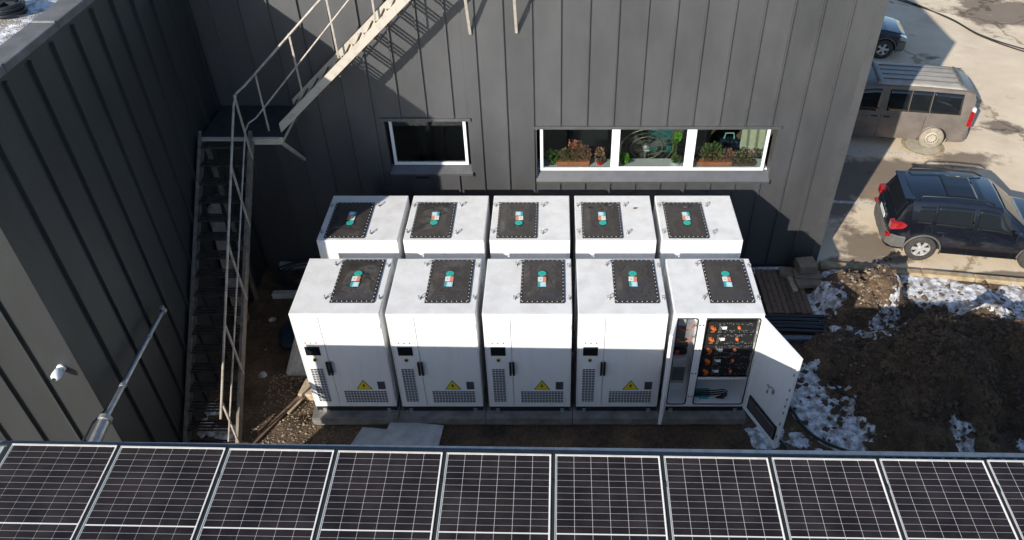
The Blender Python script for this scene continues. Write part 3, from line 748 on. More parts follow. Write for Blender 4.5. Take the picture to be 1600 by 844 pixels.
def cabinet(label, seed):
    root = tag(empty('battery_cabinet'), label, 'battery cabinet', 'white battery cabinets in two rows')
    bd = box3(0, 1.3, .03, 1.261, 0, 2.043); bd.box(lx(0), lx(1.3), -hy, .0298-hy, 1.975+B0, 2.043+B0).box(lx(0), lx(.012), -hy, .0298-hy, B0, 1.9749+B0).box(lx(1.288), lx(1.3), -hy, .0298-hy, B0, 1.9749+B0).box(lx(.012), lx(1.288), -hy, .0298-hy, B0, .02+B0)
    bd.build('body', M['cab'], root)
    box3(-.004, 1.304, -.004, 1.265, 2.0, CH).build('roof_cap', M['cab_top'], root, bevel=.012, seg=3)
    dl = MB().box(.016, .3970, .0, .026, .024, 1.971).build('left_door', M['cab'], root, bevel=.004, loc=(-hx, .003-hy, B0))
    dr = MB().box(.4070, 1.284, .0, .026, .024, 1.971).build('right_door', M['cab'], root, bevel=.004, loc=(-hx, .003-hy, B0))
    left_door_fit(dl, 0); right_door_fit(dr, 0)
    hg = MB()
    for z in (.25, 1.0, 1.75): hg.lathe([(0,0),(.008,0),(.008,.09),(0,.09)], 8, c=(1.2865, -.006, z))
    hg.build('hinge', M['cab'], dr)
    # rear access panel with its joint, seen on the back row
    MB().box(lx(.06), lx(.64), hy-.001, hy+.006, .10+B0, 1.9+B0).build('rear_panel', M['cab'], root, bevel=.003)
    MB().box(lx(.66), lx(1.24), hy-.001, hy+.006, .10+B0, 1.9+B0).build('rear_panel', M['cab'], root, bevel=.003)
    plinth(root); top_kit(root, seed, False)
    return root
FL = ['closed white battery cabinet at the left end of the front row, nearest the stairs', 'second white battery cabinet from the left in the front row',
      'white battery cabinet in the middle of the front row', 'closed white battery cabinet in the front row, next to the open one']
BL = ['white battery cabinet at the left end of the back row, its lid half shaded', 'second white battery cabinet from the left in the back row',
      'white battery cabinet in the middle of the back row', 'second white battery cabinet from the right in the back row', 'white battery cabinet at the right end of the back row, below the long window']
ZC = G0 - B0
for i in range(4):
    c = cabinet(FL[i], 11+i); c.location = (i*CP+hx+random.uniform(-.004,.004), hy+random.uniform(-.005,.005), ZC); c.rotation_euler.z = random.uniform(-.002,.002)
for i in range(5):
    c = cabinet(BL[i], 41+i); c.location = (i*CP+hx, CD+CG+hy, ZC); c.rotation_euler.z = math.pi

# the open cabinet
oc = tag(empty('battery_cabinet', (4*CP+hx, hy, ZC)), 'white battery cabinet with both doors open, showing black battery modules', 'battery cabinet', 'white battery cabinets in two rows')
bd = box3(0, .03, 0, 1.261, 0, 2.0).box(lx(1.27), lx(1.3), -hy, hy, B0, 2.0+B0).box(lx(.03), lx(1.27), hy-.03, hy, B0, 2.0+B0)
bd.box(lx(.03), lx(1.27), .05-hy, hy-.03, B0, .03+B0).box(lx(.03), lx(1.27), -hy, .04-hy, B0, .055+B0).box(lx(.03), lx(1.27), -hy, .04-hy, 1.966+B0, 2.0+B0)
bd.box(lx(.352), lx(.468), -hy, .03-hy, .055+B0, 1.966+B0).box(lx(.03), lx(.045), -hy, .03-hy, .055+B0, 1.966+B0).box(lx(1.262), lx(1.27), -hy, .03-hy, .055+B0, 1.966+B0)
bd.build('body', M['cab_in'], oc)
box3(-.004, 1.304, -.004, 1.265, 2.0, CH).build('roof_cap', M['cab_top'], oc, bevel=.012, seg=3)
box3(.395, .425, .03, .9, .03, 1.99).build('partition', M['cab_in'], oc)
box3(.0302, .395, .34, .36, .03, 1.99).build('mounting_plate', M['cab_in'], oc)
box3(.425, 1.2698, .60, .62, .03, 1.99).build('mounting_plate', M['cab_in'], oc)
plinth(oc); top_kit(oc, 27, False)
def gasket(x0, x1, z0, z1):
    r_ = .05; pts = []
    for cx_, cz_, a0 in ((x1-r_, z1-r_, 0), (x0+r_, z1-r_, 90), (x0+r_, z0+r_, 180), (x1-r_, z0+r_, 270)):
        for k in range(5):
            t = R(a0+k*22.5); pts.append((lx(cx_+r_*math.cos(t)), -.004-hy, cz_+r_*math.sin(t)+B0))
    MB().tube(pts+[pts[0]], .010, 6, cap=False).build('door_gasket', M['rubber'], oc, smooth=True)
gasket(.050, .348, .062, 1.958); gasket(.472, 1.258, .062, 1.958)
hs = MB()
for z in (1.82, 1.30, .78, .24):
    for x in (.385, .435): hs.lathe([(0,-.003),(.013,-.003),(.013,0)], 12, 'y', c=(lx(x), -hy, z+B0))
hs.build('latch_hole', M['black'], oc)['kind'] = 'stuff'
# five battery modules on their rack
for k in range(5):
    z = 1.715 - .2345*k
    bm = box3(.50, 1.235, .055, .56, z-.108, z+.108).build('battery_module', M['black'], oc, bevel=.006)
    cx_, cy_ = 0, 0
    pl = MB()
    pl.box(lx(.555), lx(.60), .015-hy, .054-hy, z+.01+B0, z+.04+B0).box(lx(.575), lx(.635), .005-hy, .054-hy, z-.006+B0, z+.018+B0)
    pl.tube([(lx(.60), .02-hy, z+B0), (lx(.61), .0-hy, z-.03+B0), (lx(.57), .03-hy, z-.06+B0)], .007, 6)
    pl.build('power_plug', M['orange'], bm)
    MB().lathe([(0,.012),(.014,.014),(.024,.026),(.026,.055)], 14, 'y', c=(lx(.98), -hy, z+.01+B0)).build('service_plug', M['orange'], bm)
    MB().box(lx(.735), lx(.80), .050-hy, .0545-hy, z-.03+B0, z+.025+B0).box(lx(.70), lx(.725), .04-hy, .0545-hy, z-.0+B0, z+.03+B0).build('module_label', M['st_white'], bm)
    bo = MB(); rnd = random.Random(5+k)
    for q in range(44):
        x, zz = rnd.uniform(.70, 1.22), z + rnd.choice((-.088,-.055,.065,.09)) + rnd.uniform(-.008,.008)
        bo.box(lx(x-.005), lx(x+.005), .049-hy, .0545-hy, zz-.005+B0, zz+.005+B0)
    b2 = bo.build('screw_heads', M['steeldull'], bm); b2['kind'] = 'stuff'
    cb = MB()
    for q in range(3):
        x = .68+.008*q; cb.tube([(lx(x), .05-hy, z+.09+B0), (lx(x+.015*math.sin(q)), .02-hy, z+B0), (lx(x), .05-hy, z-.10+B0)], .005, 5)
    cb.build('signal_cable', M['bump'], bm)
sd = MB()
for z in (1.75, 1.5, 1.1, .82): sd.box(lx(1.238), lx(1.262), .03-hy, .10-hy, z-.07+B0, z+.06+B0)
sd.build('rack_latch', M['steeldull'], oc)
box3(.47, 1.262, .04, .58, .60, .66).build('shelf', M['cab_in'], oc)
box3(.48, 1.25, .01, .039, .69, .705).build('shelf_rail', M['screen'], oc)
sc_ = MB()
for x in (.56, .80, 1.05, 1.2): sc_.lathe([(0,-.008),(.014,-.006),(.014,0)], 10, 'y', c=(lx(x), .008-hy, .70+B0))
sc_.build('rail_screw', M['chrome'], oc)['kind'] = 'stuff'
# bottom bay: coiled cables
for q, (r_, mm) in enumerate(((.013, 'rubber'), (.013, 'rubber'), (.011, 'rubber'))):
    z = .14+.05*q
    pts = [(lx(.49), .15-hy, z+B0-.05), (lx(.62), .12-hy, z+B0), (lx(.80), .10-hy, z+.03+B0), (lx(.95), .08-hy, z+.08+B0), (lx(1.01), .08-hy, z+.03+B0), (lx(.98), .10-hy, z-.06+B0), (lx(.86), .12-hy, .075+B0)]
    MB().tube(pts, r_, 6).build('loop_cable', M[mm], oc, smooth=True)
MB().box(lx(.52), lx(.78), .16-hy, .30-hy, .035+B0, .10+B0).box(lx(.60), lx(.74), .12-hy, .16-hy, .035+B0, .085+B0).build('green_terminal', M['st_teal'], oc)
# left bay: switchgear
box3(.085, .225, .14, .335, 1.30, 1.86).build('contactor', M['greylab'], oc, bevel=.01)
box3(.085, .20, .09, .139, 1.72, 1.86).build('contactor_cover', M['greybox'], oc, bevel=.008)
for z, w_ in ((1.66, .10), (1.42, .12)):
    MB().tube([(lx(.10), .13-hy, z+B0), (lx(.17), .09-hy, z-.04+B0), (lx(.29), .10-hy, z-.02+B0), (lx(.345), .16-hy, z+.02+B0)], .011, 6).build('orange_cable', M['orange'], oc, smooth=True)
box3(.075, .30, .20, .335, 1.16, 1.22).build('terminal_strip', M['bag'], oc)
bx_ = box3(.085, .30, .12, .335, .42, .96).build('controller_box', M['greybox'], oc, bevel=.01)
box3(.10, .285, .108, .119, .50, .80).build('box_lid', M['greylab'], bx_)
MB().lathe([(0,-.02),(.03,-.018),(.035,0)], 12, 'y', c=(lx(.15), .20-hy, 1.05+B0)).build('red_switch', M['red'], oc)
box3(.075, .30, .20, .335, 1.0, 1.10).build('breaker', M['black'], oc)
# the doors, swung out on their hinges
dR = empty('right_door', (1.29-hx, -.006-hy, B0)); dR.parent = oc
ang = math.atan2(-.82, .35) - math.pi
dR.rotation_euler.z = ang + 2*math.pi
# door leaf built from its hinge towards -x (closed), rotated outwards
leaf = MB().box(-.885, 0, -.030, -.004, .0, 1.97).build('door_leaf', M['cab'], dR, bevel=.005)
fm = MB()
for (x0, x1, z0, z1) in ((-.885, -.858, 0, 1.97), (-.03, -.003, 0, 1.97), (-.858, -.03, 0, .03), (-.858, -.03, 1.94, 1.97)): fm.box(x0, x1, -.0038, .018, z0, z1)
fm.build('door_return', M['cab'], dR, bevel=.004)
MB().box(-.80, -.10, -.0038, .022, .10, .40).build('filter_frame', M['rubber'], dR, bevel=.006)
MB().box(-.765, -.135, .0222, .026, .135, .365).build('filter_mat', M['greylab'], dR)
MB().box(-.77, -.30, .0262, .032, .352, .362).box(-.775,-.765,.0262,.032,.14,.36).build('filter_clip', M['steeldull'], dR)
lk = MB()
for z in (.25, .55, .80, .95, 1.10, 1.30, 1.62): lk.box(-.858, -.845, -.003, .024, z-.02, z+.02)
lk.build('lock_stud', M['black'], dR)['kind'] = 'stuff'
MB().tube([(-.55, .004, .98), (-.50, .03, 1.02), (-.46, .025, .94), (-.43, .03, 1.0), (-.40, .004, .93)], .008, 6).box(-.56,-.53,-.0038,.02,.90,.98).box(-.44,-.42,-.0038,.02,.80,.86).build('lock_linkage', M['steeldull'], dR)
od = MB()
right_door_holder = leaf
dL = empty('left_door', (.012-hx, -.006-hy, B0)); dL.parent = oc
angL = math.atan2(-.36, -.115); dL.rotation_euler.z = angL
MB().box(0, .378, .004, .030, 0, 1.97).build('door_leaf', M['cab'], dL, bevel=.005)
MB().box(0, .03, -.018, .0038, 0, 1.97).box(.35, .378, -.018, .0038, 0, 1.97).box(.03,.35,-.018,.0038,0,.03).box(.03,.35,-.018,.0038,1.94,1.97).build('door_return', M['cab'], dL, bevel=.004)
MB().box(.07, .31, -.035, .0038, .08, .95).build('fan_unit', M['bump'], dL, bevel=.008)
MB().box(.06, .32, -.03, .0038, 1.17, 1.39).build('screen_back', M['black'], dL, bevel=.006)

# concrete blocks the cabinets stand on
BLK = ['left end', 'second', 'middle', 'fourth', 'right end']
for r_, (y0, y1, row) in enumerate(((-.15, 1.32, 'front'), (1.66, 3.05, 'back'))):
    for i in range(5):
        x0 = i*CP - .05; o_ = empty('concrete_block', (x0+.69, (y0+y1)/2, 0))
        tag(o_, '%s concrete foundation block under the %s cabinet row%s' % (BLK[i], row, '' if i in (0, 2, 4) else ', counted from the left'), 'concrete block', 'concrete foundation blocks')
        hw, hd = .695, (y1-y0)/2
        MB().box(-hw, hw, -hd, hd, .19, ZC).build('top_slab', M['concrete'], o_, bevel=.008)
        MB().box(-hw, hw, -hd+.035, hd-.035, -.05, .1895).build('footing', M['concrete'], o_, bevel=.006)

lf = MB()
lf.prism([(-.035,0,0),(-.01,.02,.006),(.03,.012,.0),(.045,-.004,.012),(.02,-.018,.004),(-.012,-.016,0)], (0,0,.004))
tag(lf.build('fallen_leaf', M['leafbrown'], loc=(3*CP+1.02, CD+CG+.88, G0+CH+.002)), 'small brown leaf on the lid of a back row cabinet', 'leaf')

# ------------------------------------------------------------------ steel stairs
st = tag(empty('steel_staircase', (-.7, 3.15, 0)), 'weathered steel outside staircase with pipe handrails, landing and open treads', 'staircase')
TO = Vector((-.7, 3.15, 0))
def tpart(mb, name, m, parent=st, **k):
    mb.v = [(v[0]-TO.x, v[1]-TO.y, v[2]) for v in mb.v]; return mb.build(name, m, parent, **k)
SLO = .93; yo, yi = 3.15, 3.98; zl = 3.2 + G0
def stringer_x(y):        # along the back wall
    x0, x1 = -.70, 2.75
    A = [(x0, y, zl-.0), (x1, y, zl+SLO*(x1-x0)), (x1, y, zl+SLO*(x1-x0)+.175), (x0+.0, y, zl+.175-.0)]
    return A
for y in (yo, yi):
    tpart(MB().prism(stringer_x(y), (0, .012, 0)).prism([(p[0], p[1]+(.0121 if y == yo else -.0401), p[2]) for p in [(-.70,y,zl),(2.75,y,zl+SLO*3.45),(2.75,y,zl+SLO*3.45+.016),(-.70,y,zl+.016)]], (0,.04,0)), 'stringer', M['stair'])
n = 0; x = -.70+.10
while x < 2.6:
    z = zl + SLO*(x+.70) + .12; mb = MB()
    for dx in (0, .085, .17): mb.box(x+dx, x+dx+.022, yo+.0525, yi-.0525, z-.03, z)
    tpart(mb, 'tread', M['tread']); x += .215; n += 1
# lower flight, coming towards the camera
xr_, xl_ = -1.12, -1.985
P0, P1 = (3.0, 3.2+G0-.06), (-.66, -.02)
for x in (xr_, xl_):
    s_ = 1 if x == xr_ else -1
    A = [(x, P0[0], P0[1]-.02), (x, P1[0], P1[1]-.0), (x, P1[0], P1[1]+.21), (x, P0[0], P0[1]+.19)]
    mb = MB().prism(A, (-.012*s_, 0, 0)); mb.bar((x-.03*s_, P0[0], P0[1]+.18), (x-.03*s_, P1[0]+.02, P1[1]+.20), .036, .014).bar((x-.03*s_, P0[0], P0[1]-.005), (x-.03*s_, P1[0]+.05, P1[1]+.03), .036, .014)
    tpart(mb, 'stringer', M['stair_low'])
n = 17
for k in range(n):
    t = (k+.5)/n; y = P0[0] + (P1[0]-P0[0])*t; z = P0[1] + (P1[1]-P0[1])*t + .10; mb = MB()
    for dy in (-.09, -.03, .03, .09): mb.box(xl_+.05, xr_-.05, y+dy-.009, y+dy+.009, z-.028, z)
    for xx in (-1.83, -1.55, -1.28): mb.box(xx, xx+.010, y-.11, y+.11, z-.027, z-.006)
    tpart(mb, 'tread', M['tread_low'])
# landing
tpart(MB().box(-1.985, -.62, 3.01, 4.04, zl-.004, zl+.008), 'landing_plate', M['landing'])
tpart(MB().box(-1.99, -.69, 2.985, 3.009, zl-.13, zl+.004).box(-1.99, -.69, 2.93, 2.9849, zl-.02, zl+.004), 'landing_beam', M['stair'], bevel=.004)
tpart(MB().box(-1.99, -.69, 4.0, 4.045, zl-.12, zl-.005), 'landing_beam', M['stair'])
tpart(MB().box(-1.985, -1.945, 3.03, 3.99, zl-.12, zl-.005), 'landing_beam', M['stair'])
tpart(MB().box(-.69, -.655, 3.01, 3.99, zl-.12, zl-.005), 'landing_beam', M['stair'])
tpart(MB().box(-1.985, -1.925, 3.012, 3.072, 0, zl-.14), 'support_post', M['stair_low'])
tpart(MB().bar((-.70, 3.03, zl-.10), (-.76, 4.06, zl-1.09), .05, .05), 'wall_strut', M['stair'])
# handrails
RT = [(-1.12, -.743, .601+G0), (-1.12, 2.631, 3.985+G0), (-1.16, 2.92, 4.06+G0-.02), (-1.10, 3.15, 4.05+G0), (.376, 3.15, 5.446+G0), (1.9, 3.15, 6.89+G0)]
RM_ = [(-1.12, -.785, .121+G0), (-1.12, 2.772, 3.451+G0), (-1.14, 3.0, 3.46+G0), (-1.05, 3.15, 3.48+G0), (.80, 3.15, 5.446+G0), (1.9, 3.15, 6.55+G0)]
tpart(MB().tube(RT, .020, 8), 'handrail', M['rail'], smooth=True)
tpart(MB().tube(RM_, .014, 8), 'mid_rail', M['rail'], smooth=True)
def zrail(y): return .601+G0 + (y+.743)*(3.985-.601)/(2.631+.743)
for y in (-.56, .25, 1.1, 1.95, 2.75):
    zs_ = P0[1]+(P1[1]-P0[1])*(y-P0[0])/(P1[0]-P0[0]) + .05
    tpart(MB().bar((-1.12, y, zs_), (-1.12, y, zrail(y)), .026, .026, (0,1,0)), 'rail_post', M['rail'])
for xa, za, xb, zb in ((-.872, 4.25, -.89, 3.24), (-.20, 4.93, -.195, 3.92), (.47, 5.56, .49, 4.53), (1.15, 6.2, 1.15, 5.15), (1.8, 6.8, 1.8, 5.75)):
    tpart(MB().bar((xb, 3.146, zb+G0), (xa, 3.146, za+G0), .03, .012, (0,1,0)), 'rail_post', M['rail'])
# top landing with its two braces on the wall
tpart(MB().box(2.4, 3.5, 3.10, 4.03, 6.40+G0, 6.46+G0), 'upper_landing', M['stair'])
for x, z in ((2.459, 4.531), (3.219, 4.553)):
    tpart(MB().bar((x, 4.065, z+G0), (x, 3.14, 6.40+G0), .042, .045, (1,0,0)), 'wall_brace', M['stair'])

# ------------------------------------------------------------------ fittings on the left building and the foreground roof
sl = tag(empty('security_sensor', (-2.27, LY-.004, 2.62+G0)), 'small white dome sensor on the sunlit wall at far left', 'sensor')
MB().lathe([(0,0),(.055,0),(.055,-.02),(.04,-.03),(.04,-.05)], 20, 'y').build('wall_mount', M['whitefr'], sl, smooth=True, split=40)
MB().lathe([(.0,-.20),(.03,-.195),(.052,-.17),(.058,-.13),(.056,-.06),(.04,-.045),(0,-.045)], 20, 'y').build('housing', M['whitefr'], sl, smooth=True, split=50)
MB().lathe([(0,-.205),(.02,-.204),(.026,-.196)], 14, 'y').build('lens', M['black'], sl)
bm_ = tag(empty('pipe_boom', (-1.71, -3.17, 2.0+G0)), 'galvanised pipe boom sticking out past the corner of the left building', 'pipe')
MB().tube([(0,0,0), (-.06,.70,0), (-.11,1.30,0)], .072, 14).build('sleeve', M['steel'], bm_, smooth=True, split=40)
MB().tube([(-.11,1.26,0), (-.14,2.3,0), (-.16,3.28,0)], [.036,.034,.030], 12).build('boom', M['steel'], bm_, smooth=True, split=40)
MB().lathe([(.03,-.03),(.052,-.03),(.052,.03),(.03,.03)], 14, 'y', c=(-.16,3.28,0)).box(-.18,-.14,3.25,3.33,.03,.075).build('end_clamp', M['steeldull'], bm_)
MB().lathe([(.03,-.03),(.088,-.03),(.088,.03),(.03,.03)], 16, 'y', c=(-.11,1.29,0)).build('collar', M['steeldull'], bm_)
for yb in (1.85, 2.75): MB().lathe([(.03,-.02),(.044,-.02),(.044,.02),(.03,.02)], 14, 'y', c=(-.11-.027*(yb-1.26),yb,0)).build('band', M['steeldull'], bm_)
MB().box(-.09,.09,-.004,.02,-.12,.12).build('wall_plate', M['steeldull'], bm_)
for q in range(2):
    MB().tube([(-.14-.03*q,.02,-.05), (-.19-.03*q,.55,.01), (-.20-.02*q,1.20,.06-.03*q), (-.13,1.42,.05)], .013, 6).build('cable', M['pipe'], bm_, smooth=True)

# ------------------------------------------------------------------ things lying in the yard
def thing_board(name, label, cat, pts, off, m, group=None, bevel=.004):
    c = sum((Vector(p) for p in pts), Vector())/len(pts); c.z = min(p[2] for p in pts)
    mb = MB().prism([Vector(p)-c for p in pts], off); o = mb.build(name, m, bevel=bevel, loc=c); return tag(o, label, cat, group)
G = 'loose slabs in front of the cabinets'
thing_board('concrete_slab', 'lower grey slab lying before the cabinets', 'slab', [(.60,-.62,.14),(.75,-.20,.14),(1.75,-.30,.14),(1.72,-.72,.14)], (0,0,.04), M['slab'], G)
thing_board('concrete_slab', 'upper grey slab on top of another before the cabinets', 'slab', [(1.08,-.60,.182),(1.20,-.10,.185),(2.06,-.20,.182),(2.02,-.62,.182)], (0,0,.045), M['slab'], G)
thing_board('concrete_slab', 'small pale slab at the bare soil left of the front cabinets', 'slab', [(-.36,-.42,.05),(-.30,-.20,.05),(.05,-.22,.06),(-.10,-.45,.06)], (0,0,.05), M['slab'], G)
thing_board('timber_batten', 'long thin wooden batten lying on soil left of the cabinets', 'plank', [(-1.02,-.42,.03),(-.95,-.45,.03),(-.28,.80,.06),(-.34,.83,.06)], (0,0,.04), M['wood'])
thing_board('timber_batten', 'short wooden batten propped by the pale block', 'plank', [(-.62,.20,.03),(-.56,.17,.03),(-.22,.78,.09),(-.28,.81,.09)], (0,0,.035), M['woodpale'])
thing_board('stone_block', 'pale block lit by the sun at the left cabinet foot', 'block', [(-.50,.52,-.02),(-.18,.50,-.02),(-.14,.86,-.02),(-.44,.90,-.02)], (0,0,.16), M['woodpale'], bevel=.02)
cr = tag(empty('plastic_crate', (-.42, 1.55, 0)), 'dusty grey crate frame leaning beside the left front cabinet', 'crate')
A_, B_, C_, D_ = Vector((-.42,-.45,.0)), Vector((.10,-.45,.0)), Vector((.22,.35,.75)), Vector((-.20,.35,.75))
for a_, b2 in ((A_,B_),(B_,C_),(C_,D_),(D_,A_),((A_+D_)/2,(B_+C_)/2)): MB().bar(a_, b2, .07, .05).build('frame_bar', M['poly'], cr, bevel=.01)
MB().prism([A_*.92, B_*.92, C_*.92, D_*.92], (0,.012,-.012)).build('back_sheet', M['poly'], cr)
# cable loops and pale edging near the inner corner
cc = tag(empty('cable_coil', (-1.0, 3.55, 0)), 'heap of black cable loops on the ground in the dark corner behind the stairs', 'cable')
for q in range(7):
    r_ = .30+.05*q; pts = []
    for k in range(25):
        t = 2*math.pi*k/24; pts.append((r_*1.25*math.cos(t)+.03*math.sin(3*q), r_*.8*math.sin(t), .05+.03*q+.05*math.sin(t*2+q)))
    MB().tube(pts, .017, 6, cap=False).build('cable_loop', M['pipe'], cc, smooth=True)
thing_board('edging_stone', 'pale grey edging stone by the wall in the dark corner', 'edging', [(-1.75,3.93,0),(-.55,3.93,0),(-.55,4.03,0),(-1.75,4.03,0)], (0,0,.14), M['slab'], 'edging stones in the corner')
thing_board('edging_stone', 'pale grey edging stone lying free before the cable heap', 'edging', [(-1.65,3.05,0),(-.75,3.08,0),(-.75,3.20,0),(-1.65,3.17,0)], (0,0,.12), M['slab'], 'edging stones in the corner')
thing_board('insulation_board', 'pale board leaning on the dark wall under the landing', 'board', [(-1.96,2.0,.02),(-1.96,2.5,.02),(-2.0,2.9,2.6),(-2.0,2.45,2.6)], (.03,0,0), M['concrete'])
bg_ = MB()
def bagf(u, v):
    a = u*2*math.pi; h = math.sin(math.pi*v)**.6; r_ = h*(1+.25*nz(math.cos(a), math.sin(a), v*4, 3, 1.5))
    return (.26*r_*math.cos(a), .42*r_*math.sin(a), .10-.10*math.cos(math.pi*v)+.03*nz(a, v*5, 1, 2, 1)*h)
tag(bg_.grid(bagf, 24, 12).build('rubbish_bag', M['bag'], smooth=True, loc=(-.93, 2.05, .0)), 'dark blue plastic bag lying by the stairs', 'bag')

# timber deck, boxes and pipes to the right of the cabinets
dk = tag(empty('timber_deck', (8.3, 3.15, 0)), 'brown timber pallet deck on the ground beside the back cabinets', 'deck')
for k in range(8):
    x = -.42+.108*k; MB().box(x, x+.098, -.62+.01*(k % 3), .66, .09, .115+.004*(k % 2)).build('plank', M['wood'], dk, bevel=.004)
for y in (-.5, .0, .52): MB().box(-.42, .43, y-.04, y+.04, -.01, .0895).build('bearer', M['wood'], dk)
for nm, lab, cx_, cy_, z, sx_, sy_, sz_, rz_, mm in (('wooden_block', 'long wooden offcut at the bottom of the stack on the timber deck', 8.86, 3.34, .12, .28, .10, .09, .10, 'card'),
        ('wooden_block', 'flat board in the middle of the stack on the timber deck', 8.84, 3.52, .12, .26, .12, .13, -.05, 'card'),
        ('cardboard_box', 'cardboard box topmost on the timber deck by the wall corner', 8.83, 3.66, .26, .18, .16, .17, .12, 'card'),
        ('wooden_block', 'upright narrow offcut leaning on the timber deck edge', 8.52, 3.35, .12, .05, .24, .05, .05, 'woodpale'),
        ('cardboard_box', 'small flattened carton next to the box stack on the deck', 8.50, 3.66, .12, .16, .13, .07, -.2, 'card')):
    o = empty(nm, (cx_, cy_, z), rz_); tag(o, lab, 'box' if 'card' in nm else 'offcut')
    MB().box(-sx_, sx_, -sy_, sy_, 0, sz_).build('block' if 'wood' in nm else 'carton', M[mm], o, bevel=.006)
    if nm == 'cardboard_box': MB().box(-sx_+.002, -.004, -sy_+.002, sy_-.002, sz_, sz_+.006).box(.004, sx_-.002, -sy_+.002, sy_-.002, sz_, sz_+.006).build('flap', M[mm], o)
PLB = ['rearmost black pipe of the bundle right of the cabinets', 'second black pipe from the back of the bundle', 'middle black pipe of the bundle right of the cabinets', 'fourth black pipe of the bundle, nearer the camera', 'front black pipe of the bundle right of the cabinets']
for k in range(5):
    y = 2.52-.095*k; x0 = 7.55+.05*(k % 2); x1 = 8.92-.06*((k*2) % 3)
    o = empty('black_pipe', (x0, y, .06)); tag(o, PLB[k], 'pipe', 'black pipes lying right of the cabinets')
    MB().tube([(0,0,0), ((x1-x0)/2, -.01, .01*(k % 2)), (x1-x0, -.03-.01*k, 0)], .042, 12, cap=False).build('pipe_wall', M['pipe'], o, smooth=True)
    MB().lathe([(.030,-.02),(.0425,-.02),(.0425,.012),(.030,.012)], 12, 'x', c=(x1-x0, -.03-.01*k, 0)).build('pipe_rim', M['rubber'], o)
thing_board('steel_profile', 'dark steel profile lying in front of the pipe bundle', 'profile', [(7.5,1.88,.03),(8.75,1.86,.03),(8.75,1.96,.03),(7.5,1.98,.03)], (0,0,.06), M['gutter'])
def cable(name, label, pts, r_, m='pipe'):
    P_ = [Vector((x, y, gh(x, y) + .02 + dz)) for x, y, dz in pts]; Q = []
    for i in range(len(P_)-1):
        a_, b2, c_, d_ = P_[max(0,i-1)], P_[i], P_[i+1], P_[min(len(P_)-1,i+2)]
        for k in range(6):
            t = k/6; Q.append(.5*((2*b2)+(c_-a_)*t+(2*a_-5*b2+4*c_-d_)*t*t+(-a_+3*b2-3*c_+d_)*t**3))
    Q.append(P_[-1]); o = MB().tube(Q, r_, 7).build(name, M[m], smooth=True); return tag(o, label, 'cable')
cable('ground_cable', 'thick black cable curving over the snow beside the open door', [(7.55,.62,.02),(7.77,.31,.05),(7.88,-.03,.05),(8.03,-.29,.05),(8.28,-.48,.05),(8.6,-.62,.04),(9.0,-.75,.02)], .026)
cable('ground_cable', 'short black cable end on the soil under the open door', [(7.30,-.10,.02),(7.44,-.35,.03),(7.58,-.62,.03),(7.72,-1.0,.02)], .024)
cable('ground_cable', 'thin dark cable across the snow right of the open door', [(8.62,.95,.03),(8.75,.62,.04),(8.86,.38,.04),(8.9,.2,.02)], .018)
for k, (dy, lab) in enumerate(((0, 'far one of two dark strips standing for overhead cable shadow on the sunny yard at top right'), (-.28, 'near one of two dark strips standing for overhead cable shadow on the sunny yard at top right'))):  # dark tubes on the paving standing in for the shadow of overhead lines
    pts = [(13.2,21.2,.03),(15.74,18.48+.25*k,.03),(16.9,16.9+dy*.4,.03),(17.38,15.5+dy*.5,.03),(18.3,14.4+dy*.9,.03),(19.6,13.5+dy,.03),(22,12.2+dy,.03)]
    P_ = [Vector((x, y, .03)) for x, y, _ in pts]; Q = []
    for i in range(len(P_)-1):
        a_, b2, c_, d_ = P_[max(0,i-1)], P_[i], P_[i+1], P_[min(len(P_)-1,i+2)]
        for q in range(8):
            t = q/8; Q.append(.5*((2*b2)+(c_-a_)*t+(2*a_-5*b2+4*c_-d_)*t*t+(-a_+3*b2-3*c_+d_)*t**3))
    tag(MB().tube(Q, .02, 7).build('cable_shadow_strip', M['rubber'], smooth=True), lab, 'cable')
mh = tag(empty('manhole', (13.12, 8.78, 0)), 'round muddy manhole cover beside the van rear wheel', 'manhole')
MB().lathe([(0,.012),(.40,.012),(.42,.004),(.42,.0)], 28).build('cover', M['mudrim'], mh)
rim_ = MB().lathe([(.425,.0),(.425,.016),(.50,.012),(.52,.002)], 28).build('rim', M['kerb'], mh)

